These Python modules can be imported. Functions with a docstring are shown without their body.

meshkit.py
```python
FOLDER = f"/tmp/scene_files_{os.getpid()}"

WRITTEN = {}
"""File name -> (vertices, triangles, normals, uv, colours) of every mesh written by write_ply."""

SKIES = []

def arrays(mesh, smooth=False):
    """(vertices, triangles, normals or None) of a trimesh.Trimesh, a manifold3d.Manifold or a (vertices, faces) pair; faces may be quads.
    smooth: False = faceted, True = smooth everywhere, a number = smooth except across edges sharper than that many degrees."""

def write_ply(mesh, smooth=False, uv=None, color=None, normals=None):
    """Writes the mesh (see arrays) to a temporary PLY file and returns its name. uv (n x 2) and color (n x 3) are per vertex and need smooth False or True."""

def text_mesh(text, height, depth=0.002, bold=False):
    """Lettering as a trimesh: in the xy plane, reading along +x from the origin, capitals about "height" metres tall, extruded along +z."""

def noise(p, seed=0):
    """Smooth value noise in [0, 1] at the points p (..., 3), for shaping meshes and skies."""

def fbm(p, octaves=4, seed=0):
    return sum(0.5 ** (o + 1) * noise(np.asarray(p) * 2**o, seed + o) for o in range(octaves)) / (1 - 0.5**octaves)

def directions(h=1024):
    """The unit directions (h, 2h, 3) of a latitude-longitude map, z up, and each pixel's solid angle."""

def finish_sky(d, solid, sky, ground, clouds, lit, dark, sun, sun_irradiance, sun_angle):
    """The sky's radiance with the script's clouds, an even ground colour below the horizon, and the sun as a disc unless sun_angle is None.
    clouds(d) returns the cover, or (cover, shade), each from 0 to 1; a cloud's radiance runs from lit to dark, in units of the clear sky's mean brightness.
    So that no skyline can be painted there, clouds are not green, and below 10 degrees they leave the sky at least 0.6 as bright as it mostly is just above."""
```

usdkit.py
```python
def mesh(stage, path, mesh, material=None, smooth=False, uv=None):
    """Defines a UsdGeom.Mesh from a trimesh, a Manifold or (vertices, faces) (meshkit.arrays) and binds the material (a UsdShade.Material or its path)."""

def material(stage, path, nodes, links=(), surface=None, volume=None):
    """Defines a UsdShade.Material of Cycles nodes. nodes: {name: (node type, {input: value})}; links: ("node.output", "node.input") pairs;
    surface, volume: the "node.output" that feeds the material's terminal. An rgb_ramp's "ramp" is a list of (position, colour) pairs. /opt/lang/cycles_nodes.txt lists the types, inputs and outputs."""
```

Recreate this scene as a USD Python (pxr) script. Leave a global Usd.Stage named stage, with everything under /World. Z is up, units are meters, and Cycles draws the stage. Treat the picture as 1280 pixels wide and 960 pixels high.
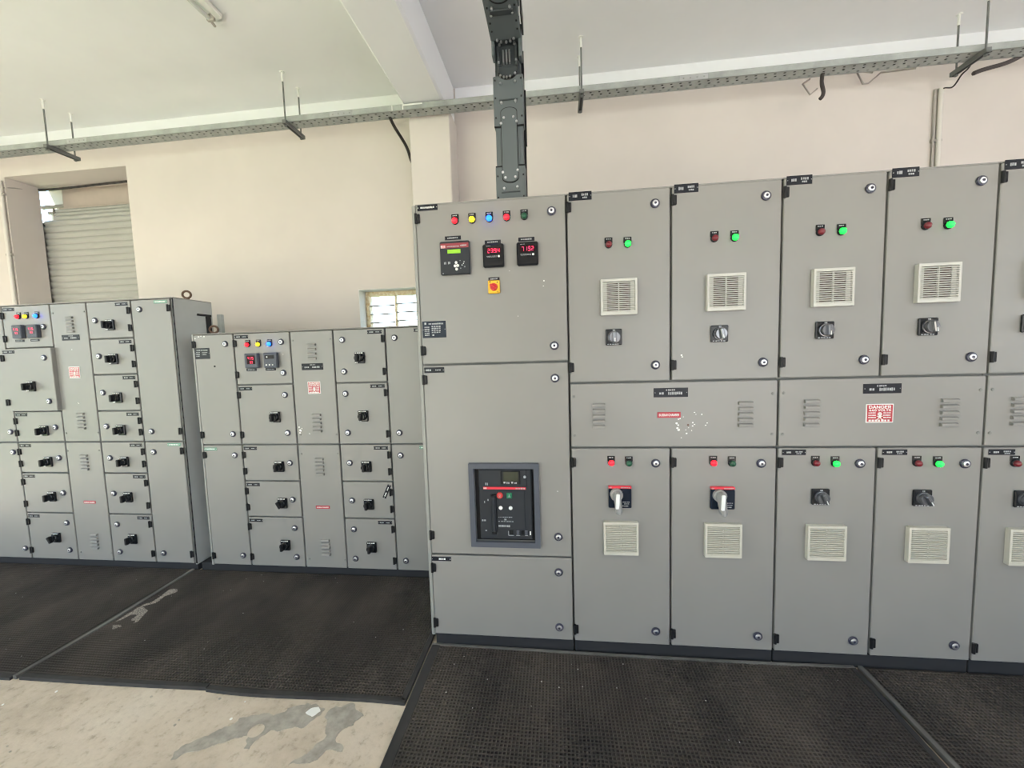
import math, random
import numpy as np, trimesh, manifold3d, usdkit, meshkit
from shapely.geometry import Polygon, Point, box as sbox
from shapely import affinity
from pxr import Usd, UsdGeom, UsdLux, UsdShade, Sdf, Gf

stage = Usd.Stage.CreateInMemory()
UsdGeom.SetStageUpAxis(stage, 'Z'); UsdGeom.SetStageMetersPerUnit(stage, 1.0)
UsdGeom.Xform.Define(stage, '/World'); UsdGeom.Scope.Define(stage, '/World/Looks')
RNG = random.Random(7); NR = np.random.default_rng(7)

# ------------------------------------------------------------------ camera
EYE = 1.345                      # lens height above the floor
FOC = 500.0 / 1280 * 36.0        # ultra-wide phone lens
cam = UsdGeom.Camera.Define(stage, '/World/camera')
cam.CreateHorizontalApertureAttr(36.0); cam.CreateVerticalApertureAttr(27.0); cam.CreateFocalLengthAttr(FOC)
cam.CreateClippingRangeAttr((0.05, 500.0))
cam.CreateExposureAttr(-1.0)
def _rot(rx, ry, rz):
    cx, sx, cy, sy, cz, sz = math.cos(rx), math.sin(rx), math.cos(ry), math.sin(ry), math.cos(rz), math.sin(rz)
    return np.array([[cz, -sz, 0], [sz, cz, 0], [0, 0, 1]]) @ np.array([[1, 0, 0], [0, cx, -sx], [0, sx, cx]]) @ np.array([[cy, 0, sy], [0, 1, 0], [-sy, 0, cy]])
_R = _rot(0.07711871, 0.11350575, -0.02975984)          # pitch, yaw, roll
_w = lambda r: np.array([r[0], r[2], -r[1]])
_right, _up, _back = _w(_R[0]), -_w(_R[1]), -_w(_R[2])
_m = Gf.Matrix4d(*[float(x) for x in (*_right, 0, *_up, 0, *_back, 0, 0, 0, EYE, 1)])
cam.AddTransformOp().Set(_m)

# ------------------------------------------------------------------ sky and sun
dome = UsdLux.DomeLight.Define(stage, '/World/sky')
usdkit.material(stage, '/World/Looks/sky', {
    'sky': ('sky_texture', {'sky_type': 'multiple_scattering', 'sun_disc': False, 'sun_elevation': math.radians(52), 'sun_rotation': math.radians(200), 'air_density': 1.3, 'aerosol_density': 3.0}),
    'mx': ('mix', {'fac': 0.5, 'color2': (1.9, 1.95, 2.05)}),
    'bg': ('background_shader', {'strength': 1.15})}, [('sky.color', 'mx.color1'), ('mx.color', 'bg.color')], surface='bg.background')
UsdShade.MaterialBindingAPI.Apply(dome.GetPrim()).Bind(UsdShade.Material.Get(stage, '/World/Looks/sky'))
sun = UsdLux.DistantLight.Define(stage, '/World/sun')
sun.CreateIntensityAttr(24.0); sun.CreateAngleAttr(0.6); sun.CreateNormalizeAttr(True); sun.CreateColorAttr((1.0, 0.975, 0.95))
sun.AddRotateXYZOp().Set((42, 0, -26))   # high sun behind the far wall's roof line: lights the yards, not the room

# ------------------------------------------------------------------ helpers
used = {}
def path_for(parent, name):
    base = parent.GetPath().pathString if parent is not None else '/World'
    k = used.get((base, name), 0); used[(base, name)] = k + 1
    return f'{base}/{name}' + (f'_{k:03d}' if k else '')
origin = {}
def tag(prim, label=None, cat=None, group=None, kind=None):
    for k, v in (('label', label), ('category', cat), ('group', group), ('kind', kind)):
        if v: prim.SetCustomDataByKey(k, v)
    return prim
def thing(name, label, cat, loc=(0, 0, 0), group=None, kind=None):
    p = path_for(None, name)
    x = UsdGeom.Xform.Define(stage, p); x.AddTranslateOp().Set(Gf.Vec3d(*map(float, loc)))
    origin[p] = np.array(loc, float)
    return tag(x.GetPrim(), label, cat, group, kind)
def arr(m):
    if hasattr(m, 'to_mesh'):
        q = m.to_mesh(); m = trimesh.Trimesh(q.vert_properties[:, :3], q.tri_verts, process=False)
    return m
def join(*ms):
    l = []
    for m in ms: l += list(m) if isinstance(m, (list, tuple)) else [m]
    return trimesh.util.concatenate([arr(m) for m in l])
def part(parent, name, mesh, mat, smooth=False, label=None, kind=None):
    m = join(mesh) if isinstance(mesh, (list, tuple)) else arr(mesh).copy()
    p = path_for(parent, name)
    top = '/'.join(p.split('/')[:3])
    if parent is not None and top in origin: m.apply_translation(-origin[top])
    prim = usdkit.mesh(stage, p, m, MAT[mat], smooth=smooth).GetPrim()
    if name == 'lettering' and not kind: kind = 'stuff'
    return tag(prim, label, None, None, kind)
def solo(name, mesh, mat, label=None, cat=None, group=None, kind=None, smooth=False):
    return tag(part(None, name, mesh, mat, smooth), label, cat, group, kind)

def bx(x0, x1, y0, y1, z0, z1, b=0.0):
    if b <= 0:
        return trimesh.creation.box(bounds=[[x0, y0, z0], [x1, y1, z1]])
    c = np.array([(x0 + x1) / 2, (y0 + y1) / 2, (z0 + z1) / 2]); h = np.array([x1 - x0, y1 - y0, z1 - z0]) / 2
    b = min(b, h.min() * 0.95); v = []
    for s in np.ndindex(2, 2, 2):
        s = np.array(s) * 2 - 1
        for k in range(3):
            e = h - b; e[k] = h[k]; v.append(c + s * e)
    return trimesh.convex.convex_hull(np.array(v))
def axis_to(d):
    return trimesh.geometry.align_vectors([0, 0, 1], d)
def lathe(profile, at, d=(0, -1, 0), n=20):
    """profile of (radius, height) turned about d, from the point at"""
    m = trimesh.creation.revolve(np.array(profile, float), sections=n)
    m.apply_transform(axis_to(d)); m.apply_translation(at); return m
def disc(at, r, h, d=(0, -1, 0), n=20, b=0.0):
    b = min(b, h * 0.9, r * 0.9)
    pr = [(0, 0), (r, 0), (r, h - b), (r - b, h), (0, h)] if b else [(0, 0), (r, 0), (r, h), (0, h)]
    return lathe(pr, at, d, n)
def tube(pts, r, n=8):
    """a bent round bar through the points, ends capped"""
    p = np.array(pts, float); t = np.gradient(p, axis=0); t /= np.linalg.norm(t, axis=1, keepdims=True)
    ref = np.array([0, 0, 1.0]) if abs(t[0, 2]) < 0.8 else np.array([1.0, 0, 0])
    rings = []
    for i in range(len(p)):
        a = np.cross(t[i], ref); a /= np.linalg.norm(a); bb = np.cross(t[i], a); ref = np.cross(a, t[i])
        an = np.arange(n) * 2 * math.pi / n
        rings.append(p[i] + r * (np.cos(an)[:, None] * a + np.sin(an)[:, None] * bb))
    v = np.vstack(rings + [p[:1], p[-1:]]); f = []
    for i in range(len(p) - 1):
        for j in range(n):
            a0, a1, b0, b1 = i * n + j, i * n + (j + 1) % n, (i + 1) * n + j, (i + 1) * n + (j + 1) % n
            f += [(a0, b0, b1), (a0, b1, a1)]
    c0, c1, L = len(v) - 2, len(v) - 1, (len(p) - 1) * n
    for j in range(n): f += [(c0, j, (j + 1) % n), (c1, L + (j + 1) % n, L + j)]
    m = trimesh.Trimesh(v, f, process=False); trimesh.repair.fix_normals(m); return m
def spline(pts, k=6):
    from scipy.interpolate import CubicSpline
    p = np.array(pts, float); s = np.r_[0, np.cumsum(np.linalg.norm(np.diff(p, axis=0), axis=1))]
    return CubicSpline(s, p)(np.linspace(0, s[-1], k * (len(p) - 1) + 1))
def ex(poly, y0, y1):
    """a shape drawn in (x, z) pushed through from y0 (front) to y1 (back)"""
    out = []
    for g in getattr(poly, 'geoms', [poly]):
        if g.is_empty or g.geom_type != 'Polygon': continue
        m = trimesh.creation.extrude_polygon(g, abs(y1 - y0), engine='earcut')
        m.apply_transform(np.array([[1, 0, 0, 0], [0, 0, -1, 0], [0, 1, 0, 0], [0, 0, 0, 1.0]])); m.apply_translation([0, max(y0, y1), 0])
        out.append(m)
    return trimesh.util.concatenate(out)
def flat(poly, z0, z1):
    """a shape drawn in (x, y) pushed up from z0 to z1"""
    out = []
    for g in getattr(poly, 'geoms', [poly]):
        m = trimesh.creation.extrude_polygon(g, z1 - z0, engine='earcut'); m.apply_translation([0, 0, z0]); out.append(m)
    return trimesh.util.concatenate(out)
def words(text, cx, cz, height, y, width=None, bold=False, depth=0.0008):
    """lettering on a face that looks towards -y"""
    m = meshkit.text_mesh(text, height, depth, bold)
    w = m.bounds[1, 0] - m.bounds[0, 0]
    if width: m.apply_scale([width / w, 1, 1]); w = width
    m.apply_translation([-m.bounds[0, 0] - w / 2, -height / 2, 0])
    m.apply_transform(np.array([[1, 0, 0, 0], [0, 0, -1, 0], [0, 1, 0, 0], [0, 0, 0, 1.0]])); m.apply_translation([cx, y, cz]); return m
def marks(x0, x1, cz, h, y, n):
    """a line of print too small to read: n short strokes"""
    w = (x1 - x0) / n; out = []
    for i in range(n):
        k = RNG.uniform(.55, .85)
        out.append(bx(x0 + i * w, x0 + i * w + w * k, y - .0006, y, cz - h / 2 * RNG.uniform(.75, 1), cz + h / 2 * RNG.uniform(.75, 1)))
    return out
SEG = {'0': 'abcdef', '1': 'bc', '2': 'abged', '3': 'abgcd', '4': 'fgbc', '5': 'afgcd', '6': 'afgecd', '7': 'abc', '8': 'abcdefg', '9': 'abcfgd'}
def digits(text, cx, cz, h, pitch, y):
    out, w, t = [], h * .5, h * .13
    n = len(text.replace('.', '')); x = cx - (n - 1) * pitch / 2
    for ch in text:
        if ch == '.':
            out.append(bx(x - pitch / 2 - t / 2, x - pitch / 2 + t / 2, y - .0008, y, cz - h / 2, cz - h / 2 + t)); continue
        for s in SEG[ch]:
            if s in 'agd':
                zz = {'a': h / 2, 'g': 0, 'd': -h / 2}[s]; out.append(bx(x - w / 2, x + w / 2, y - .0008, y, cz + zz - t / 2, cz + zz + t / 2))
            else:
                xx = w / 2 if s in 'bc' else -w / 2; za, zb = (0, h / 2) if s in 'bf' else (-h / 2, 0)
                out.append(bx(x + xx - t / 2, x + xx + t / 2, y - .0008, y, cz + za, cz + zb))
        x += pitch
    return out

# ------------------------------------------------------------------ materials
MAT = {}
def look(name, color, rough=.5, metal=0.0, spec=.5, emit=None, estr=0.0, bump=0.0, bscale=200.0, vary=0.0, vscale=3.0, vcol=None, coat=0.0):
    n = {'p': ('principled_bsdf', {'base_color': color, 'roughness': rough, 'metallic': metal, 'specular_ior_level': spec, 'coat_weight': coat})}; l = []
    if emit: n['p'][1].update({'emission_color': emit, 'emission_strength': estr})
    if bump or vary: n['g'] = ('geometry', {})
    if bump:
        n['bn'] = ('noise_texture', {'scale': bscale, 'detail': 3.0}); n['b'] = ('bump', {'strength': bump, 'distance': .002})
        l += [('g.position', 'bn.vector'), ('bn.fac', 'b.height'), ('b.normal', 'p.normal')]
    if vary:
        vc = vcol or tuple(c * (1 - vary) for c in color)
        n['vn'] = ('noise_texture', {'scale': vscale, 'detail': 5.0, 'roughness': .6})
        n['vr'] = ('rgb_ramp', {'ramp': [(0.3, vc), (0.62, color)]})
        l += [('g.position', 'vn.vector'), ('vn.fac', 'vr.fac'), ('vr.color', 'p.base_color')]
    MAT[name] = usdkit.material(stage, '/World/Looks/' + name, n, l, surface='p.BSDF'); return MAT[name]
look('panel', (.216, .209, .197), .38, bump=.03, bscale=500, vary=.05, vscale=2.2)
look('carcass', (.13, .13, .12), .55)
look('post', (.24, .24, .225), .42)
look('plinth', (.022, .023, .026), .6, spec=.18, bump=.1, bscale=80)
look('black', (.012, .012, .013), .4, spec=.18)
look('gloss_black', (.010, .011, .013), .14, spec=.3)
look('navy', (.008, .013, .024), .25, spec=.18)
look('chrome', (.85, .85, .87), .30, metal=1)
look('bezel', (.03, .03, .05), .3)
look('steel', (.55, .56, .57), .35, metal=1, bump=.05, bscale=60)
look('zinc', (.38, .40, .385), .5, metal=.3, vary=.25, vscale=9, bump=.05, bscale=60)
look('dark_zinc', (.15, .155, .15), .5, metal=.3)
look('white_print', (.75, .75, .73), .5)
look('grey_print', (.33, .34, .35), .5)
look('green_print', (.03, .20, .12), .5)
look('plate_black', (.012, .013, .018), .35, spec=.18)
look('plate_green', (.10, .24, .17), .45)
look('red_plate', (.36, .015, .03), .4)
look('vent_white', (.44, .43, .395), .45)
look('vent_cream', (.46, .44, .375), .45)
look('filter_brown', (.075, .045, .03), .9)
look('filter_grey', (.17, .145, .105), .9)
look('breaker_grey', (.026, .029, .034), .45, spec=.18)
look('frame_grey', (.075, .082, .10), .42, spec=.18)
look('handle_grey', (.24, .235, .23), .4)
look('relay_red', (.22, .02, .03), .4)
look('stripe_red', (.62, .03, .05), .4)
look('screen_dark', (.03, .035, .02), .2)
look('lcd', (.10, .2, .01), .4, emit=(.42, .9, .02), estr=1.1)
look('led_red', (.3, .005, .02), .4, emit=(1, .03, .10), estr=5)
look('meter_glass', (.02, .004, .006), .12, spec=.25)
look('yellow', (.78, .42, .02), .4)
look('switch_red', (.50, .02, .02), .35)
look('button_green', (.01, .15, .07), .35)
LAMPS = {'red': ((.5, .005, .01), (1, .008, .018), 6.5), 'yellow': ((.6, .4, .01), (1, .62, .01), 5.5), 'blue': ((.01, .08, .5), (.003, .034, 1), 34), 'green': ((.01, .5, .05), (.006, .85, .045), 6)}
for k, (c, e, s) in LAMPS.items(): look('lamp_' + k, c, .3, emit=e, estr=s)
look('lamp_red_off', (.13, .012, .018), .2); look('lamp_green_off', (.008, .06, .03), .2)
look('duct', (.085, .10, .105), .45, bump=.03, bscale=80)
look('duct_dark', (.03, .036, .04), .5)
look('rubber_cable', (.025, .02, .02), .7)
look('foam', (.05, .04, .04), .85)
look('pvc', (.64, .60, .55), .45)
look('pvc_grey', (.36, .33, .30), .5)
look('paint_cream', (.72, .64, .54), .6)
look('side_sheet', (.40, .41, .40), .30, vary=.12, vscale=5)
look('screw_grey', (.17, .17, .16), .5)
look('paint_white', (.80, .79, .76), .6)
look('shutter', (.37, .365, .335), .45, vary=.06, vscale=3)
look('shutter_dark', (.05, .05, .05), .7)
look('housing', (.46, .385, .33), .6, vary=.1, vscale=5)
look('frame_cream', (.85, .76, .55), .5, vary=.35, vscale=30, vcol=(.6, .40, .16))
look('rust', (.10, .055, .035), .7)
look('chip', (.78, .78, .75), .7)
look('dust_grit', (.33, .30, .265), .8)
look('dust_light', (.5, .49, .46), .8)
look('wall_paint', (.595, .54, .50), .62, bump=.10, bscale=14, vary=.06, vscale=1.6)
look('ceiling_paint', (.87, .87, .885), .6, bump=.12, bscale=9, vary=.05, vscale=1.2)
look('pillar_paint', (.625, .57, .53), .62, bump=.08, bscale=14, vary=.05, vscale=1.6)
look('cement', (.36, .335, .29), .7, bump=.25, bscale=40, vary=.4, vscale=22)
look('yard_grass', (.13, .19, .06), .9, vary=.35, vscale=4)
look('yard_concrete', (.50, .50, .48), .8, vary=.15, vscale=2)
look('frame_alu', (.20, .20, .19), .5)
look('tube_off', (.55, .56, .54), .3)
# glass of the louvre window: thin panes that let the sky through
MAT['louvre_glass'] = usdkit.material(stage, '/World/Looks/louvre_glass', {
    't': ('transparent_bsdf', {'color': (.97, .97, .97)}), 'g': ('glossy_bsdf', {'roughness': .08}), 'd': ('translucent_bsdf', {'color': (.9, .9, .88)}),
    'm': ('mix_closure', {'fac': .06}), 'm2': ('mix_closure', {'fac': .25})},
    [('t.BSDF', 'm.closure1'), ('g.BSDF', 'm.closure2'), ('m.closure', 'm2.closure1'), ('d.BSDF', 'm2.closure2')], surface='m2.closure')
# bare concrete: blotchy, with darker damp smears and pits
MAT['concrete'] = usdkit.material(stage, '/World/Looks/concrete', {
    'g': ('geometry', {}),
    'n1': ('noise_texture', {'scale': 2.6, 'detail': 8.0, 'roughness': .62}), 'r1': ('rgb_ramp', {'ramp': [(.28, (.33, .275, .215)), (.5, (.50, .43, .345)), (.72, (.57, .505, .42))]}),
    'n2': ('noise_texture', {'scale': 28.0, 'detail': 6.0, 'roughness': .7}), 'r2': ('rgb_ramp', {'ramp': [(.30, (.45, .43, .40)), (.42, (.9, .89, .87)), (.5, (1, 1, 1)), (.75, (1.08, 1.08, 1.06))]}),
    'mx': ('mix', {'mix_type': 'multiply', 'fac': .75}),
    'b': ('bump', {'strength': .35, 'distance': .004}), 'p': ('principled_bsdf', {'roughness': .68})},
    [('g.position', 'n1.vector'), ('n1.fac', 'r1.fac'), ('g.position', 'n2.vector'), ('n2.fac', 'r2.fac'), ('r1.color', 'mx.color1'), ('r2.color', 'mx.color2'),
     ('mx.color', 'p.base_color'), ('n2.fac', 'b.height'), ('b.normal', 'p.normal')], surface='p.BSDF')
def rubber(name, dark, dusty, lo=.42, hi=.72):
    MAT[name] = usdkit.material(stage, '/World/Looks/' + name, {
        'g': ('geometry', {}), 'mp': ('mapping', {'scale': (1.0, .55, 1.0), 'rotation': (0, 0, .35)}),
        'n1': ('noise_texture', {'scale': 3.2, 'detail': 7.0, 'roughness': .62}), 'r': ('rgb_ramp', {'ramp': [(lo, dark), (hi, dusty)]}),
        'p': ('principled_bsdf', {'roughness': .62, 'specular_ior_level': .35})},
        [('g.position', 'mp.vector'), ('mp.vector', 'n1.vector'), ('n1.fac', 'r.fac'), ('r.color', 'p.base_color')], surface='p.BSDF')
rubber('rubber', (.016, .015, .015), (.045, .037, .031))
rubber('rubber_rib', (.040, .034, .031), (.088, .074, .063))
rubber('rubber_edge', (.018, .018, .019), (.045, .043, .042))
rubber('rubber_seam', (.08, .078, .074), (.17, .165, .155))
look('dial_smoke', (.16, .165, .18), .16, metal=.75)

# ------------------------------------------------------------------ the room
PXL, PXR = -1.083, -.768
X0, X1, Y0, Y1, ZC = -6.4, 5.6, -3.6, 3.32, EYE + 2.13
SH = (-5.08, -3.80, 0.0, 3.118)          # shutter opening: x0 x1 z0 z1
WI = (-1.681, -1.115, 1.02, 1.925)       # louvre window opening
solo('floor', bx(X0 - .25, X1 + .25, Y0 - .25, Y1 + .6, -.12, 0), 'concrete', kind='structure')
solo('ceiling', bx(X0 - .25, X1 + .25, Y0 - .25, Y1 + .25, ZC, ZC + .15), 'ceiling_paint', kind='structure')
holes = [sbox(SH[0], SH[2], SH[1], SH[3]), sbox(WI[0], WI[2], WI[1], WI[3])]
wp = sbox(X0 - .25, 0, X1 + .25, ZC)
for hq in holes: wp = wp.difference(hq)
solo('wall_back', ex(wp, Y1, Y1 + .25), 'wall_paint', kind='structure')
FD = [sbox(-6.1, 0, -1.5, 2.85), sbox(1.0, .0, 3.9, 2.7)]         # wide doorways behind the camera
wf = sbox(X0 - .25, 0, X1 + .25, ZC)
for hq in FD: wf = wf.difference(hq)
solo('wall_front', ex(wf, Y0 - .25, Y0), 'wall_paint', kind='structure')
def side_wall(x0, x1, hole):
    w = sbox(Y0, 0, Y1, ZC)
    if hole is not None: w = w.difference(hole)
    m = ex(w, 0, x1 - x0); v = m.vertices.copy()
    m.vertices = np.c_[x0 + v[:, 1], v[:, 0], v[:, 2]]; m.invert(); return m
solo('wall_left', side_wall(X0 - .25, X0, sbox(-3.0, .0, 1.2, 2.8)), 'wall_paint', kind='structure')
solo('wall_right', side_wall(X1, X1 + .25, sbox(-3.2, .9, 1.4, 2.5)), 'wall_paint', kind='structure')
solo('trim_2', [bx(X0, PXL, Y1 - .004, Y1, 3.330, ZC), bx(PXR, X1, Y1 - .004, Y1, 3.330, ZC)], 'ceiling_paint', kind='structure')
PX = (-1.083, -.768)
solo('pillar', bx(PX[0], PX[1], 3.09, Y1 + .02, 0, 3.19, .006), 'pillar_paint', kind='structure')
solo('ceiling_beam', bx(-1.081, -.778, Y0, Y1, 3.18, ZC + .01, .016), 'ceiling_paint', kind='structure')
# outside, seen only as light: a paved yard and grass beyond the doorways
solo('yard', [bx(-2.5, 30, -30, Y0 - .25, -.2, -.06), bx(X1 + .25, 30, Y0 - .25, 20, -.2, -.06)], 'yard_concrete', kind='structure')
solo('lawn', [bx(-40, -2.5, -30, Y0 - .25, -.2, -.06), bx(-40, X0 - .25, Y0 - .25, 20, -.2, -.06), bx(X0 - .25, X1 + .25, Y1 + .6, 20, -.2, -.06)], 'yard_grass', kind='structure')

# worn patches of bare cement in the floor screed
def ragged(pts, seed, amp=.022):
    p = Polygon(pts).buffer(.006).buffer(-.004); q = []
    L = p.exterior.length; n = int(L / .004)
    for i in range(n):
        a = p.exterior.interpolate(i * L / n); nx = meshkit.fbm([[a.x * 30, a.y * 30, seed]], 4)[0] - .5; ny = meshkit.fbm([[a.x * 30, a.y * 30, seed + 9.3]], 4)[0] - .5
        q.append((a.x + nx * amp * 2, a.y + ny * amp * 2))
    r = Polygon(q).buffer(0); return r if r.geom_type == 'Polygon' else max(r.geoms, key=lambda g: g.area)
floor = stage.GetPrimAtPath('/World/floor')
P1 = [(-1.331, 1.116), (-1.345, 1.138), (-1.32, 1.172), (-1.293, 1.199), (-1.239, 1.248), (-1.208, 1.287), (-1.129, 1.303), (-1.068, 1.308), (-1.03, 1.36), (-.958, 1.365), (-.917, 1.329), (-.957, 1.279), (-1.013, 1.257), (-1.073, 1.243), (-1.081, 1.209), (-1.09, 1.177), (-1.108, 1.178), (-1.127, 1.222), (-1.178, 1.209), (-1.239, 1.171), (-1.281, 1.151), (-1.315, 1.125)]
P2 = [(-.889, 1.313), (-.882, 1.361), (-.811, 1.367), (-.765, 1.332), (-.785, 1.285), (-.82, 1.256), (-.76, 1.195), (-.792, 1.192), (-.82, 1.198), (-.833, 1.166), (-.869, 1.148), (-.918, 1.126), (-.99, 1.08), (-1.02, 1.02), (-.95, 1.02), (-.894, 1.161), (-.867, 1.194), (-.848, 1.245)]
part(floor, 'cement_patch', flat(ragged(P1, 3).difference(Point(-1.118, 1.240).buffer(.027)), 0, .0012), 'cement', label='grey worn cement patch')
part(floor, 'cement_patch', flat(ragged(P2, 5), 0, .0012), 'cement', label='grey worn cement patch')
part(floor, 'paint_chip', flat(ragged([(-.975, 1.325), (-.965, 1.345), (-.94, 1.352), (-.93, 1.335), (-.945, 1.312)], 2, .012), 0, .0022), 'chip', label='white paint splash')
for i in range(34):
    a, b, s = NR.uniform(-2.3, -.62), NR.uniform(.55, 1.36), NR.uniform(.002, .006)
    part(floor, 'paint_chip', flat(Point(a, b).buffer(s, 2), 0, .0018), 'chip' if i % 3 == 0 else 'cement')

# ------------------------------------------------------------------ rolling shutter in its opening
door = thing('door_1', 'grey steel rolling shutter in the tall opening of the far wall', None, (-4.44, 3.62, 0), kind='structure')
z, k = 2.93, 0
def slat(x0, x1, zt, hgt, lean=0.0, y=3.60):
    n = 6; f = []
    for i in range(n + 1):
        t = i / n; f.append((y + .004 - .016 * math.sin(math.pi * min(1, t * 1.15)) ** .8 + lean * t * hgt * 0, zt - hgt * t))
    prof = [(a, b) for a, b in f] + [(a + .006, b) for a, b in reversed(f)]
    pl = Polygon(prof).buffer(0)
    m = trimesh.creation.extrude_polygon(pl, x1 - x0, engine='earcut')
    v = m.vertices; m.vertices = np.c_[x0 + v[:, 2], v[:, 0], v[:, 1]]; trimesh.repair.fix_normals(m); return m
yy = 3.60
for i, hh in enumerate([.034, .038, .046, .054]):       # the curtain coming off the drum
    part(door, 'slat', slat(-5.00 + (-.1 if i > 2 else 0), -3.62, z, hh + .008, y=3.64 - .012 * i), 'shutter', smooth=40); z -= hh
while z > .06:
    part(door, 'slat', slat(-5.16, -3.62, z, .066, y=yy), 'shutter', smooth=40); z -= .0615
part(door, 'bottom_rail', bx(-5.16, -3.62, 3.585, 3.625, 0, z, .004), 'shutter_dark')
part(door, 'guide_channel', bx(-5.20, -5.135, 3.575, 3.66, 0, 2.80, .004), 'shutter_dark')
part(door, 'guide_channel', bx(-3.66, -3.58, 3.575, 3.66, 0, 2.80, .004), 'shutter_dark')
part(door, 'drum_cover', [bx(-5.0, -3.58, 3.70, 3.712, 2.945, 3.16, .003), bx(-5.0, -3.58, 3.66, 3.712, 2.935, 2.953, .003)], 'housing', label='pinkish drum cover plate above the slats')
part(door, 'drum', disc((-5.10, 3.84, 2.92), .085, 1.5, (1, 0, 0), 24, .004), 'shutter', smooth=40)
part(door, 'hood_back', bx(-5.60, -3.58, 4.02, 4.03, 2.4, 3.30, .003), 'paint_cream'); part(door, 'hood_top', bx(-5.60, -3.58, 3.60, 4.03, 3.30, 3.31, .003), 'paint_cream')
part(door, 'drum_bracket', [bx(-5.16, -5.15, 3.72, 3.98, 2.80, 2.98, .003), disc((-5.15, 3.84, 2.90), .05, .05, (1, 0, 0), 18, .006), bx(-5.42, -4.98, 3.80, 3.83, 3.02, 3.05, .004), bx(-5.42, -4.98, 3.86, 3.89, 2.985, 3.01, .004)], 'housing')
solo('trim_1', bx(-5.24, -3.55, 3.60, 3.66, 3.125, 3.30, .003), 'wall_paint', kind='structure')
t = [(-5.15, 3.575, 3.105), (-4.87, 3.565, 3.092), (-4.5, 3.56, 3.094), (-4.1, 3.56, 3.102), (-3.80, 3.565, 3.108)]
solo('sagging_cable', tube(spline(t), .011), 'rubber_cable', 'black cable sagging under the top of the shutter opening', 'cable', smooth=True)
t = [(-5.30, 3.30, 3.0), (-5.2, 3.30, 2.995), (-5.095, 3.315, 3.02), (-5.085, 3.45, 3.06), (-5.085, 3.56, 3.09)]
solo('thin_wire', tube(spline(t), .0045), 'pvc_grey', 'thin grey wire running into the corner of the shutter opening', 'wire', smooth=True)
pipe = thing('wall_conduit', 'white upright conduit on the wall beside the rolling shutter', 'pipe', (-5.105, 3.3, 0))
part(pipe, 'pipe', disc((-5.105, 3.303, 0), .016, 3.08, (0, 0, 1), 14), 'pvc', smooth=40)
for zz in (.6, 1.5, 2.4, 2.95): part(pipe, 'clip', bx(-5.135, -5.075, 3.296, 3.32, zz, zz + .02, .003), 'pvc_grey')

# ------------------------------------------------------------------ louvre window
win = thing('window_1', 'louvred glass window above the low cabinet', None, (-1.4, 3.45, WI[2]), kind='structure')
wy = 3.455; fx0, fx1, fz0, fz1 = -1.679, -1.117, WI[2] + .002, WI[3] - .002
for a in [(fx0, fx0 + .035, fz0, fz1), (fx1 - .035, fx1, fz0, fz1), (fx0 + .035, fx1 - .035, fz1 - .04, fz1), (fx0 + .035, fx1 - .035, fz0, fz0 + .04)]:
    part(win, 'frame_bar', bx(a[0], a[1], wy - .02, wy + .03, a[2], a[3], .004), 'frame_cream')
part(win, 'mullion', bx(-1.415, -1.400, wy - .008, wy + .02, fz0 + .04, fz1 - .04, .002), 'frame_cream')
for a in ((WI[0] + .0005, WI[0] + .004, Y1 + .001, wy - .021, WI[2], WI[3]), (WI[0] + .004, WI[1] - .0005, Y1 + .001, wy - .021, WI[3] - .004, WI[3] - .0005)): part(win, 'reveal_lining', bx(*a), 'paint_white')
zz = fz1 - .075
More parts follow.
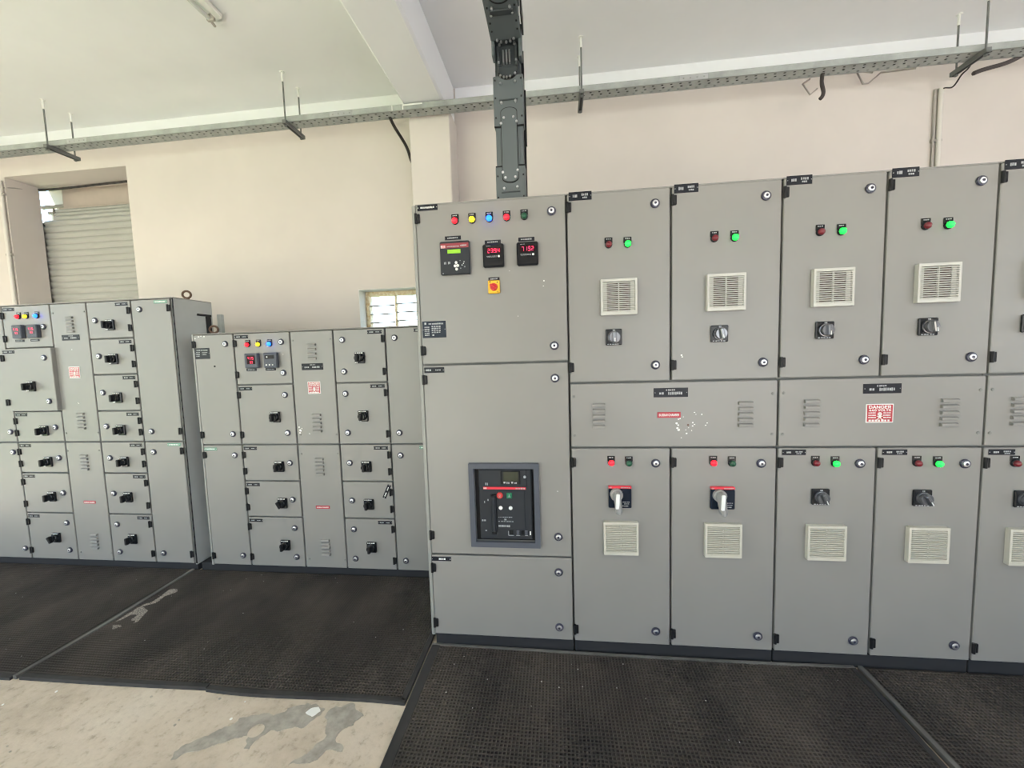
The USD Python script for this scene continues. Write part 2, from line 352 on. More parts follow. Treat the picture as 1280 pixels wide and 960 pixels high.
while zz > fz0 + .05:
    for (a, b, dz) in ((fx0 + .036, -1.416, -.012), (-1.399, fx1 - .036, 0)):
        m = bx(a, b, -.003, .003, -.038, .038, .001); m.apply_transform(trimesh.transformations.rotation_matrix(math.radians(-38), [1, 0, 0])); m.apply_translation([0, wy + .012, zz + dz])
        part(win, 'pane', m, 'louvre_glass')
        part(win, 'pane_rail', bx(a, b, wy - .020, wy - .008, zz + dz - .042, zz + dz - .0345, .001), 'frame_alu'); part(win, 'pane_clip', bx(a, a + .012, wy - .01, wy + .02, zz + dz - .045, zz + dz - .037), 'frame_cream')
    zz -= .074

# ------------------------------------------------------------------ rubber mats
def mat_grid(name, label, x0, x1, y0, y1, pitch=.0135, borders=(), th=.009, edge=.012):
    t = thing(name, label, 'mat', ((x0 + x1) / 2, (y0 + y1) / 2, 0), 'rubber mats in front of the switchboards')
    part(t, 'base', bx(x0, x1, y0, y1, 0, th, .002), 'rubber')
    ribs = []; nx, ny = int((x1 - x0 - 2 * edge) / pitch), int((y1 - y0 - 2 * edge) / pitch); w = .0026
    v, f = [], []
    def strip(a0, a1, b0, b1, z1):
        s = .0009; k = len(v)
        v.extend([(a0, b0, th - .001), (a1, b0, th - .001), (a1, b1, th - .001), (a0, b1, th - .001), (a0 + s, b0 + s, z1), (a1 - s, b0 + s, z1), (a1 - s, b1 - s, z1), (a0 + s, b1 - s, z1)])
        f.extend([(k + 4, k + 5, k + 6), (k + 4, k + 6, k + 7)])
        for i in range(4): j = (i + 1) % 4; f.extend([(k + i, k + j, k + 4 + j), (k + i, k + 4 + j, k + 4 + i)])
    for i in range(nx + 1):
        x = x0 + edge + i * pitch; strip(x - w, x + w, y0 + edge, y1 - edge, th + .0042)
    for j in range(ny + 1):
        y = y0 + edge + j * pitch; strip(x0 + edge, x1 - edge, y - w, y + w, th + .0036)
    part(t, 'rib_grid', trimesh.Trimesh(np.array(v), np.array(f), process=False), 'rubber_rib', kind='stuff')
    for b in borders: part(t, 'edge_strip', b[0] if isinstance(b, tuple) else b, 'rubber_seam' if isinstance(b, tuple) else 'rubber_edge')
    return t
def wavy(pts, w, z0, z1):
    """a raised strip lying along the points (x, y)"""
    p = spline([(a, b, 0) for a, b in pts], 5); d = np.gradient(p, axis=0); d /= np.linalg.norm(d, axis=1, keepdims=True); n = np.c_[-d[:, 1], d[:, 0], 0 * d[:, 0]]
    q = np.vstack([p + n * w / 2, (p - n * w / 2)[::-1]])[:, :2]; return flat(Polygon(q).buffer(0), z0, z1)
mat_grid('rubber_mat', 'dark ribbed rubber mat before the far left cabinet', -4.6, -2.372, 1.385, 2.246, borders=[wavy([(-4.6, 1.385), (-3.4, 1.38), (-2.376, 1.379)], .022, 0, .012)])
mat_grid('rubber_mat', 'dark ribbed rubber mat before the low middle cabinet, with a pale dusty streak', -2.355, -.618, 1.395, 2.246,
    borders=[(wavy([(-2.362, 2.236), (-2.350, 1.95), (-2.345, 1.70), (-2.352, 1.5), (-2.361, 1.375)], .020, .002, .018),), wavy([(-2.337, 1.384), (-1.9, 1.388), (-1.46, 1.398)], .020, 0, .016), wavy([(-1.455, 1.392), (-1.30, 1.385), (-.9, 1.395), (-.612, 1.394)], .020, 0, .014), bx(-.634, -.610, 1.392, 2.246, 0, .014, .003)])
mat_grid('rubber_mat', 'large dark ribbed rubber mat before the tall breaker cubicles', -.600, 1.190, .30, 1.706,
    borders=[bx(-.602, -.560, .30, 1.697, 0, .015, .004), (wavy([(-.60, 1.698), (.06, 1.692), (.6, 1.690), (1.19, 1.697)], .012, 0, .016),), wavy([(1.182, 1.69), (1.180, 1.4), (1.176, 1.29), (1.17, .9), (1.165, .30)], .020, 0, .015)])
mat_grid('rubber_mat', 'dark ribbed rubber mat at the right edge, cut by the frame', 1.216, 3.2, .30, 1.706, borders=[(wavy([(1.214, 1.70), (1.214, 1.5), (1.213, 1.296), (1.207, .9), (1.203, .30)], .016, 0, .019),)])
# pale dust lying along the seam of the mat, and flecks of paint scattered about
def dust(name, pts, label):
    poly = Polygon(pts); x0, y0, x1, y1 = poly.bounds; v, f = [], []
    cnt = 0
    while cnt < 2600:
        a, b = NR.uniform(x0, x1), NR.uniform(y0, y1)
        if not poly.contains(Point(a, b)) or meshkit.noise([[a * 22, b * 22, 3.1]])[0] < .40: continue
        s = NR.uniform(.001, .0026); an = NR.uniform(0, 6.28); k = len(v); zz = .0131
        for q in range(4): v.append((a + s * math.cos(an + q * 1.57), b + s * math.sin(an + q * 1.57), zz))
        v.append((a, b, zz + s * .5)); f += [(k, k + 1, k + 4), (k + 1, k + 2, k + 4), (k + 2, k + 3, k + 4), (k + 3, k, k + 4)]; cnt += 1
    solo(name, trimesh.Trimesh(np.array(v), np.array(f), process=False), 'dust_grit', label, 'dust', kind='stuff')
dust('dust_streak', [(-2.31, 2.06), (-2.25, 2.06), (-2.22, 1.98), (-2.25, 1.90), (-2.30, 1.86), (-2.23, 1.83), (-2.19, 1.74), (-2.26, 1.68), (-2.31, 1.72), (-2.315, 1.85), (-2.29, 1.95)], 'pale grey dust streak along the mat seam')
v, f = [], []
for i in range(80):
    a, b = (NR.uniform(-.5, 1.1), NR.uniform(.8, 1.66)) if i < 40 else (NR.uniform(-3.6, -.7), NR.uniform(1.45, 2.2))
    s = NR.uniform(.0015, .0034); k = len(v)
    for q in range(4): v.append((a + s * math.cos(q * 1.57 + i), b + s * math.sin(q * 1.57 + i), .0139))
    v.append((a, b, .0139 + s * .4)); f += [(k, k + 1, k + 4), (k + 1, k + 2, k + 4), (k + 2, k + 3, k + 4), (k + 3, k, k + 4)]
solo('paint_flecks', trimesh.Trimesh(np.array(v), np.array(f), process=False), 'dust_light', 'tiny white paint flecks scattered over the mats', 'debris', kind='stuff')

# ------------------------------------------------------------------ cabinet fittings
def lock(door, x, z, yf):
    part(door, 'lock_bezel', [lathe([(.0125, 0), (.0175, 0), (.0185, .003), (.0165, .007), (.0125, .008)], (x, yf, z), n=22), disc((x, yf - .0105, z), .0048, .0012, n=10)], 'bezel', smooth=40)
    part(door, 'lock', lathe([(0, 0), (.0125, 0), (.0125, .007), (.0105, .0105), (.006, .0115), (.0055, .0105), (0, .0105)], (x, yf, z), n=22), 'chrome', smooth=40)
def hinge(door, x, z, yf, w=.020):
    part(door, 'hinge', [bx(x - w / 2, x + w / 2, yf - .008, yf, z - .019, z + .019, .002), disc((x - w / 2 + .004, yf - .006, z - .021), .006, .042, (0, 0, 1), 10)], 'black')
def plate(door, x, z, w, h, yf, mat='plate_black', rows=None, ink='white_print', name='nameplate', tilt=0.0):
    b = bx(x - w / 2, x + w / 2, yf - .002, yf, z - h / 2, z + h / 2, .0008)
    rows = rows if rows is not None else [(-.32, -.10, 0, .36, 3), (.06, .36, .12, .28, 4), (.10, .32, -.22, .2, 3)]
    pr = []
    for (a, c, zz, hh, n) in rows: pr += marks(x + a * w, x + c * w, z + zz * h, hh * h, yf - .002, n)
    scr = [disc((x - w * .46, yf - .002, z), .0016, .0008, n=8), disc((x + w * .46, yf - .002, z), .0016, .0008, n=8)]
    T = None
    if tilt:
        T = trimesh.transformations.rotation_matrix(tilt, [0, 1, 0], [x, yf, z])
    ms = [b, join(pr), join(scr)]
    if T is not None:
        for m in ms: m.apply_transform(T)
    part(door, name, ms[0], mat); part(door, 'lettering', join(ms[1], ms[2]), ink)
def lamp(t, x, z, yf, col):
    c = col.split('_')[0]
    p = part(t, 'indicator_lamp', lathe([(0, 0), (.0145, 0), (.0150, .004), (.0135, .008), (.0115, .009), (.0115, .006), (0, .006)], (x, yf, z), n=20), 'gloss_black', smooth=40)
    part(p, 'lens', lathe([(0, .006), (.0115, .006), (.0125, .011), (.0115, .016), (.008, .0205), (0, .022)], (x, yf, z), n=20), 'lamp_' + col, smooth=50, label=c + (' unlit lens' if col.endswith('off') else ' glowing lens'))
    part(p, 'lamp_label', [bx(x - .0155, x + .0155, yf - .004, yf, z + .006, z + .028, .001)], 'gloss_black')
    part(p, 'lettering', marks(x - .010, x + .010, z + .022, .004, yf - .004, 3), 'grey_print')
def small_switch(t, x, z, yf, ang=90, s=.033, out=.030):
    p = part(t, 'rotary_switch', bx(x - s, x + s, yf - .010, yf, z - s, z + s, .003), 'gloss_black')
    part(p, 'dial', lathe([(0, .010), (.026, .010), (.025, .016), (.0225, .0165), (.0225, .010 + out * .6), (.021, .012 + out * .6), (0, .012 + out * .6)], (x, yf, z), n=24), 'dial_smoke', smooth=40)
    g = bx(x - .021, x + .021, yf - .014 - out, yf - .010 - out * .4, z - .0065, z + .0065, .003)
    g.apply_transform(trimesh.transformations.rotation_matrix(math.radians(ang), [0, 1, 0], [x, yf, z])); part(p, 'grip', g, 'dial_smoke')
    g = bx(x + .004, x + .019, yf - .0148 - out, yf - .0142 - out + .0004, z - .0016, z + .0016)
    g.apply_transform(trimesh.transformations.rotation_matrix(math.radians(ang), [0, 1, 0], [x, yf, z])); part(p, 'pointer_mark', g, 'white_print')
    part(p, 'lettering', marks(x - s * .8, x + s * .7, z - s * .88, .004, yf - .010, 5) + marks(x - .004, x + .006, z + s * .86, .005, yf - .010, 2), 'grey_print')
def feeder_switch(t, x, z, yf, ang=90):
    """the compact deep knobs of the two left cabinets"""
    s = .030
    p = part(t, 'rotary_switch', bx(x - s, x + s, yf - .012, yf, z - s * 1.08, z + s * 1.08, .003), 'gloss_black')
    part(p, 'dial', lathe([(0, .012), (.025, .012), (.024, .022), (.021, .024), (.020, .036), (0, .037)], (x, yf, z), n=22), 'gloss_black', smooth=40)
    g = bx(x - .022, x + .022, yf - .052, yf - .030, z - .008, z + .008, .003)
    g.apply_transform(trimesh.transformations.rotation_matrix(math.radians(ang), [0, 1, 0], [x, yf, z])); part(p, 'grip', g, 'black')
    part(p, 'lettering', marks(x - s * .8, x + s * .8, z + s * .92, .006, yf - .012, 4) + marks(x - s * .9, x - s * .3, z - s * .9, .006, yf - .012, 2), 'white_print')
def big_handle(t, x, z, yf):
    p = part(t, 'rotary_handle', bx(x - .047, x + .047, yf - .014, yf, z - .047, z + .036, .003), 'navy', label='black plate with red top and grey turning handle')
    part(p, 'top_stripe', bx(x - .047, x + .047, yf - .014, yf, z + .0365, z + .0475, .002), 'stripe_red')
    part(p, 'lettering', marks(x - .045, x - .034, z + .042, .005, yf - .014, 2) + marks(x + .004, x + .042, z + .042, .005, yf - .014, 6) + marks(x + .010, x + .040, z - .020, .004, yf - .014, 5) + marks(x + .016, x + .038, z - .028, .004, yf - .014, 4) + marks(x + .008, x + .034, z - .037, .005, yf - .014, 4), 'grey_print')
    hx, hz = x - .016, z + .014
    part(p, 'hub', lathe([(0, .014), (.026, .014), (.026, .030), (.022, .034), (0, .034)], (hx, yf, hz), n=24), 'handle_grey', smooth=40)
    H = manifold3d.Manifold.batch_hull([manifold3d.Manifold.sphere(r, 16).translate((a, b, c)) for a, b, c, r in ((hx, yf - .030, hz + .006, .017), (hx, yf - .044, hz + .004, .015), (hx + .006, yf - .050, hz - .062, .0135), (hx + .006, yf - .040, hz - .062, .0135))])
    part(p, 'grip', H, 'handle_grey', smooth=40)
    g = bx(hx - .007, hx + .008, yf - .0635, yf - .055, hz - .048, hz + .016, .003); g.apply_transform(trimesh.transformations.rotation_matrix(.055, [0, 1, 0], [hx, yf, hz])); part(p, 'grip_inlay', g, 'white_print', label='white inlay')
def vent(t, x, z, yf, lower=False, tilt=0.0):
    w, d = .070, .019; n = 15
    fr = sbox(x - w, z - w, x + w, z + w).buffer(.002).difference(sbox(x - w + .006, z - w + .011, x + w - .006, z + w - .009))
    body = 'vent_cream' if lower else 'vent_white'
    p = part(t, 'filter_grille', ex(fr, yf - d, yf), body, label='white louvred plastic filter grille')
    sl = []; z0, z1 = z - w + .011, z + w - .009; pi = (z1 - z0) / n
    for i in range(n):
        m = bx(x - w + .003, x + w - .003, -.0065, .0065, -.0019, .0019, .0005); m.apply_transform(trimesh.transformations.rotation_matrix(math.radians(12), [1, 0, 0])); m.apply_translation([0, yf - d + .0060, z0 + (i + .5) * pi]); sl.append(m)
    part(p, 'slats', sl, body, kind='stuff'); part(p, 'centre_bar', bx(x - .0018, x + .0018, yf - d + .004, yf - d + .012, z0, z1), body)
    for s in (-1, 1):
        part(p, 'inner_side', bx(x + s * .055 - .008, x + s * .055 + .008, yf - d + .009, yf - .002, z0, z1), body)
    part(p, 'filter_pad', bx(x - .047, x + .047, yf - .007, yf - .004, z0, z1), 'filter_grey' if lower else 'filter_brown')
def louvers(panel, x, zc, w, h, yf, n=5):
    for i in range(n):
        zz = zc + h / 2 - h * i / (n - 1) if n > 1 else zc
        prof = [(yf, zz - .006), (yf - .010, zz - .006), (yf - .0115, zz - .0045), (yf - .0115, zz + .0015), (yf - .0100, zz + .004), (yf - .006, zz + .0065), (yf, zz + .0075)]
        pl = Polygon([(a, b) for a, b in prof]); m = trimesh.creation.extrude_polygon(pl, w, engine='earcut'); v = m.vertices
        m.vertices = np.c_[x - w / 2 + v[:, 2], v[:, 0], v[:, 1]]; trimesh.repair.fix_normals(m); part(panel, 'louver', m, 'panel')
def screw(panel, x, z, yf): part(panel, 'screw', disc((x, yf, z), .0055, .003, n=12, b=.001), 'screw_grey', smooth=40)
def danger(door, x, z, yf, big=True):
    w, h = .098, .074
    if not big: w, h = .080, .073
    p = part(door, 'danger_plate', bx(x - w / 2, x + w / 2, yf - .002, yf, z - h / 2, z + h / 2, .0006), 'white_print', label='red and white danger sign')
    part(door, 'danger_field', bx(x - w / 2 + .0035, x + w / 2 - .0035, yf - .0024, yf - .002, z - h / 2 + .0035, z + h / 2 - .0035), 'red_plate')
    y = yf - .0024; ink = [words('DANGER', x, z + h * .335, .0115, y, w * .80, True), words('440 VOLTS', x, z + h * .165, .0082, y, w * .80, True)]
    ink += [disc((x, y, z - h * .04), .0075, .0008, n=14), bx(x - .004, x + .004, y - .0008, y, z - h * .04 - .0115, z - h * .04 - .004)]
    for s in (1, -1):
        c = bx(x - .0125, x + .0125, y - .0008, y, z - h * .235 - .0012, z - h * .235 + .0012); c.apply_transform(trimesh.transformations.rotation_matrix(s * .6, [0, 1, 0], [x, y, z - h * .235])); ink.append(c)
    for j, zz in enumerate((.02, -.10, -.22)):
        ink += marks(x - w * .41, x - w * .13, z + zz * h, .0048, y, 4) + marks(x + w * .13, x + w * .41, z + zz * h, .0048, y, 4)
    ink += marks(x - w * .40, x + w * .40, z - h * .385, .0075, y, 7)
    part(door, 'lettering', ink, 'white_print')
    eye = [disc((x + s * .003, y - .0008, z - h * .03), .0017, .0004, n=8) for s in (-1, 1)]
    part(door, 'skull_eyes', eye, 'red_plate')
def busbar_label(door, x, z, yf, w=.093, h=.024):
    part(door, 'nameplate', bx(x - w / 2, x + w / 2, yf - .002, yf, z - h / 2, z + h / 2, .0006), 'red_plate', label='red label')
    part(door, 'lettering', words('BUSBAR CHAMBER', x, z, h * .38, yf - .002, w * .86, True), 'white_print')
def chips(door, pts, yf, seed=0):
    r = random.Random(seed)
    for (x, z, s) in pts:
        q = [(x + s * r.uniform(.6, 1.2) * math.cos(a), z + s * r.uniform(.5, 1.2) * math.sin(a)) for a in np.linspace(0, 6.28, 8)[:-1]]
        part(door, 'paint_chip', ex(Polygon(q).buffer(0), yf - .0005, yf), 'chip')
def leaf(t, name, x0, x1, z0, z1, yf, gap=.0042, th=.020, hole=None, mat='panel'):
    """a sheet steel door or cover with folded, rounded edges"""
    a = bx(x0 + gap, x1 - gap, yf, yf + th, z0 + gap, z1 - gap, .0025)
    if hole is not None:
        M = manifold3d.Manifold(manifold3d.Mesh(np.array(a.vertices, np.float32), np.array(a.faces, np.uint32)))
        hx0, hx1, hz0, hz1 = hole
        M = M - manifold3d.Manifold.cube((hx1 - hx0, .2, hz1 - hz0)).translate((hx0, yf - .1, hz0)); a = arr(M)
    return part(t, name, a, mat)
def eyebolt(t, x, y, z, r=.022):
    m = trimesh.creation.torus(r, .0065, major_sections=20, minor_sections=8); m.apply_transform(trimesh.transformations.rotation_matrix(math.pi / 2, [1, 0, 0])); m.apply_transform(trimesh.transformations.rotation_matrix(.5, [0, 0, 1])); m.apply_translation([x, y, z + .012 + r])
    part(t, 'eyebolt', [m, disc((x, y, z), .014, .012, (0, 0, 1), 12, .003)], 'rust', smooth=40)

# ------------------------------------------------------------------ the tall switchboard on the right, cubicle by cubicle
CY, CD = 1.70, .62
CT, CB, CU, CL = 1.984, .061, 1.211, .934     # top, foot, upper and lower edge of the middle band
def cubicle(label, x0, x1, group=None, left=0.0):
    t = thing('switchboard_cubicle', label, 'electrical cabinet', ((x0 + x1) / 2, CY + CD / 2, 0), 'cubicles of the tall switchboard')
    part(t, 'body', bx(x0 - left, x1 - .001, CY + .020, CY + CD, CB, CT, .002), 'carcass')
    part(t, 'roof', bx(x0 - left, x1 - .001, CY + .004, CY + CD, CT - .003, CT + .003, .001), 'panel')
    part(t, 'plinth', bx(x0 - left + .004, x1 - .001, CY + .010, CY + CD - .02, 0, CB, .002), 'plinth')
    return t
# 1 incomer
t = cubicle('grey switchboard cubicle with the air circuit breaker, meters and five lamps', -.588, .050, left=.0)
part(t, 'side_panel', bx(-.606, -.589, CY + .012, CY + CD, .048, CT + .003, .003), 'post')
def mapper(cx, cz, w, h, px0, px1, py0, py1):
    return (lambda p: cx + (p - (px0 + px1) / 2) / (px1 - px0) * w), (lambda q: cz - (q - (py0 + py1) / 2) / (py1 - py0) * h), (lambda l: l / (px1 - px0) * w)
d = leaf(t, 'door', -.588, .050, 1.304, CT, CY)
lock(d, -.010, 1.921, CY); lock(d, -.010, 1.371, CY); hinge(d, -.577, 1.926, CY); hinge(d, -.577, 1.366, CY)
plate(d, -.532, 1.970, .088, .024, CY, rows=[(-.34, .36, 0, .34, 9)])
plate(d, -.526, 1.457, .105, .071, CY, name='rating_plate', mat='navy', rows=[(-.40, -.30, .36, .16, 1), (-.22, .42, .34, .10, 9)] + [(-.40, -.18, z_, .07, 3) for z_ in (.14, .02, -.1, -.22, -.34)] + [(-.10, .30, z_, .08, 4) for z_ in (.18, .06, -.06, -.18)] + [(-.08, .02, -.34, .12, 1)], ink='grey_print')
chips(d, [(-.047, 1.641, .004), (-.05, 1.62, .002), (-.19, 1.69, .0015), (-.16, 1.50, .0015)], CY, 1)
for x, c in ((-.414, 'red'), (-.341, 'yellow'), (-.268, 'blue'), (-.195, 'red'), (-.122, 'green_off')): lamp(t, x, 1.906, CY, c)
# protection relay
fx, fz, fl = mapper(-.418, 1.752, .127, .138, 78, 406, 355, 700)
p = part(t, 'protection_relay', bx(-.4815, -.3545, CY - .018, CY, 1.683, 1.821, .004), 'breaker_grey', label='black relay with red strip, green display and round keys')
yy = CY - .018
part(p, 'red_strip', bx(fx(88), fx(398), yy - .001, yy, fz(428), fz(378)), 'relay_red')
part(p, 'logo_field', bx(fx(92), fx(140), yy - .0016, yy - .001, fz(424), fz(398)), 'white_print')
part(p, 'logo', words('ABB', (fx(92) + fx(140)) / 2, fz(411), .0075, yy - .0016, .015, True), 'stripe_red')
part(p, 'lettering', marks(fx(160), fx(295), fz(412), .004, yy - .001, 9) + marks(fx(308), fx(380), fz(406), .006, yy - .001, 5) + marks(fx(120), fx(145), fz(580), .011, yy, 2) + marks(fx(165), fx(190), fz(578), .011, yy, 2) + marks(fx(295), fx(308), fz(560), .004, yy, 1) + marks(fx(335), fx(352), fz(575), .006, yy, 2) + marks(fx(300), fx(310), fz(640), .006, yy, 1) + marks(fx(345), fx(356), fz(625), .006, yy, 1) + marks(fx(100), fx(115), fz(686), .004, yy, 2), 'grey_print')
part(p, 'display', bx(fx(162), fx(308), yy - .0012, yy, fz(483), fz(443), .0004), 'lcd', label='lit green display')
for a, b in ((256, 580), (243, 613), (272, 610), (258, 647)): part(p, 'key', disc((fx(a), yy, fz(b)), .0060, .003, n=14, b=.001), 'white_print', smooth=40)
for a, b in ((320, 607), (336, 592)): part(p, 'signal_dot', disc((fx(a), yy, fz(b)), .0022, .001, n=8), 'white_print')
def meter(x, z, num, w=.088, h=.095):
    p = part(t, 'panel_meter', bx(x - w / 2, x + w / 2, CY - .020, CY, z - h / 2, z + h / 2, .005), 'gloss_black', label='black square meter with red figures')
    yy = CY - .020
    part(p, 'display', bx(x - w * .33, x + w * .36, yy - .0008, yy, z + h * .08, z + h * .34), 'meter_glass')
    part(p, 'reading', digits(num, x + w * .02, z + h * .20, .0150, .0135, yy - .0008), 'led_red', label='glowing red figures')
    part(p, 'lettering', marks(x - w * .32, x - w * .10, z + h * .40, .002, yy, 3) + marks(x - w * .32, x + w * .2, z - h * .03, .0025, yy, 8) + marks(x - w * .3, x + w * .18, z - h * .07, .002, yy, 7), 'grey_print')
    part(p, 'key', disc((x + w * .27, yy, z - h * .05), .0045, .002, n=12), 'white_print')
meter(-.254, 1.752, '239.4'); meter(-.112, 1.752, '719.2')
for (x, z, w, h) in ((-.427, 1.838, .069, .016), (-.257, 1.811, .068, .016), (-.116, 1.814, .067, .016), (-.257, 1.659, .047, .013)):
    p = part(t, 'meter_label', bx(x - w / 2, x + w / 2, CY - .002, CY, z - h / 2, z + h / 2, .0005), 'plate_black'); part(p, 'lettering', marks(x - w * .34, x + w * .34, z, h * .36, CY - .002, 8), 'grey_print')
p = part(t, 'selector_switch', bx(-.257 - .025, -.257 + .025, CY - .010, CY, 1.625 - .027, 1.625 + .027, .003), 'yellow', label='yellow selector switch with red knob')
part(p, 'knob', lathe([(0, .010), (.016, .010), (.015, .020), (0, .021)], (-.257, CY, 1.624), n=20), 'switch_red', smooth=40)
g = bx(-.257 - .016, -.257 + .016, CY - .034, CY - .018, 1.624 - .005, 1.624 + .005, .002); g.apply_transform(trimesh.transformations.rotation_matrix(.55, [0, 1, 0], [-.257, CY, 1.624])); part(p, 'grip', g, 'switch_red')
part(p, 'lettering', marks(-.275, -.270, 1.646, .005, CY - .010, 1) + marks(-.244, -.239, 1.643, .005, CY - .010, 1) + marks(-.246, -.238, 1.603, .004, CY - .010, 2), 'black')
# breaker door
ax, az, aw, ah = -.242, .680, .302, .371
d = leaf(t, 'door', -.588, .050, .4455, 1.304, CY, hole=(ax - .1315, ax + .1315, az - .165, az + .165))
lock(d, -.010, 1.234, CY); lock(d, -.010, .540, CY); hinge(d, -.577, 1.239, CY); hinge(d, -.577, .536, CY)
plate(d, -.534, 1.281, .090, .024, CY, rows=[(-.40, -.14, 0, .40, 3), (.06, .34, 0, .22, 4)], ink='grey_print')
chips(d, [(-.009, .743, .002)], CY, 2)
fx, fz, fl = mapper(ax, az, aw, ah, 115, 837, 80, 920)
fr = sbox(ax - aw / 2, az - ah / 2, ax + aw / 2, az + ah / 2).buffer(.003).difference(sbox(ax - .1315, az - .165, ax + .1315, az + .165))
cb = part(t, 'circuit_breaker', ex(fr, CY - .016, CY), 'frame_grey', label='air circuit breaker behind a dark grey door frame')
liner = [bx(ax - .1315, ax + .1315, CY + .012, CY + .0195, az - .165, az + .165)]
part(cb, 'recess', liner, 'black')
yy = CY - .004
part(cb, 'front_cover', bx(fx(208), fx(765), yy, CY + .012, fz(850), fz(135), .004), 'breaker_grey')
part(cb, 'upper_cover', bx(fx(212), fx(715), yy - .003, yy, fz(312), fz(140), .003), 'breaker_grey')
part(cb, 'lower_cover', bx(fx(395), fx(690), yy - .003, yy, fz(740), fz(350), .003), 'breaker_grey')
part(cb, 'red_stripe', bx(fx(255), fx(705), yy - .005, yy - .001, fz(338), fz(314), .001), 'stripe_red')
part(cb, 'logo', words('ABB', fx(275), fz(325), .0065, yy - .005, .015, True), 'white_print')
part(cb, 'lettering', marks(fx(600), fx(650), fz(326), .006, yy - .005, 3) + marks(fx(655), fx(703), fz(327), .007, yy - .005, 2) + marks(fx(475), fx(500), fz(265), .009, yy - .008, 1) + marks(fx(505), fx(545), fz(268), .008, yy - .008, 2) + marks(fx(555), fx(580), fz(264), .009, yy - .008, 1) + marks(fx(588), fx(622), fz(268), .007, yy - .008, 2) +
     marks(fx(405), fx(560), fz(622), .003, yy - .003, 7) + marks(fx(405), fx(575), fz(665), .003, yy - .003, 6) + marks(fx(470), fx(495), fz(645), .008, yy - .003, 2) + marks(fx(405), fx(530), fz(712), .010, yy - .003, 7) + marks(fx(258), fx(275), fz(470), .012, yy, 1) + marks(fx(295), fx(315), fz(450), .010, yy, 1) + marks(fx(230), fx(275), fz(660), .008, yy, 2) + marks(fx(262), fx(285), fz(765), .006, yy, 1) + marks(fx(280), fx(315), fz(285), .012, yy - .003, 2), 'grey_print')
part(cb, 'display_bezel', bx(fx(445), fx(650), yy - .007, yy - .003, fz(285), fz(150), .002), 'black')
part(cb, 'display', bx(fx(475), fx(628), yy - .008, yy - .007, fz(252), fz(158)), 'screen_dark')
part(cb, 'test_socket', disc((fx(697), yy - .003, fz(210)), .006, .003, n=14), 'grey_print')
part(cb, 'off_button', disc((fx(430), yy - .003, fz(398)), .0140, .006, n=22, b=.002), 'switch_red', smooth=40, label='round red push button')
part(cb, 'on_button', bx(fx(530) - .0125, fx(530) + .0125, yy - .009, yy - .003, fz(398) - .0125, fz(398) + .0125, .002), 'button_green', label='square green push button')
part(cb, 'button_symbol', [bx(fx(430) - .004, fx(430) + .004, yy - .0095, yy - .009, fz(412), fz(406)), words('O', fx(430), fz(392), .008, yy - .009), bx(fx(530) - .006, fx(530) + .006, yy - .0095, yy - .009, fz(410), fz(406)), bx(fx(530) - .001, fx(530) + .001, yy - .0095, yy - .009, fz(405), fz(384))], 'grey_print')
for a in (435, 540): part(cb, 'state_window', disc((fx(a), yy - .003, fz(526)), .0085, .002, n=16), 'white_print')
part(cb, 'charging_lever', [bx(fx(345), fx(383), yy - .016, yy, fz(790), fz(388), .004)], 'breaker_grey')
for q in (402, 775): part(cb, 'lever_end', bx(fx(338), fx(388), yy - .018, yy - .002, fz(q + 14), fz(q - 14), .003), 'black')
for a, s in ((540, 20), (610, 14), (660, 15), (698, 14)): part(cb, 'counter_window', bx(fx(a - s), fx(a + s), yy - .005, yy, fz(800), fz(755), .001), 'black' if a in (540, 660) else 'frame_grey')
part(cb, 'key_tab', bx(fx(733), fx(747), yy - .004, yy, fz(800), fz(762), .001), 'white_print')
part(cb, 'counter_edge', [bx(fx(512), fx(566), yy - .0055, yy - .005, fz(808), fz(802)), bx(fx(508), fx(514), yy - .0055, yy - .005, fz(806), fz(760)), bx(fx(590), fx(632), yy - .0055, yy - .005, fz(806), fz(801)), bx(fx(685), fx(715), yy - .0055, yy - .005, fz(806), fz(801))], 'grey_print')
d = leaf(t, 'door', -.588, .050, CB, .4455, CY)
lock(d, -.012, .379, CY); lock(d, -.014, .125, CY); hinge(d, -.577, .383, CY); hinge(d, -.577, .121, CY)
plate(d, -.540, .424, .091, .020, CY, rows=[(-.12, .24, 0, .42, 3)])
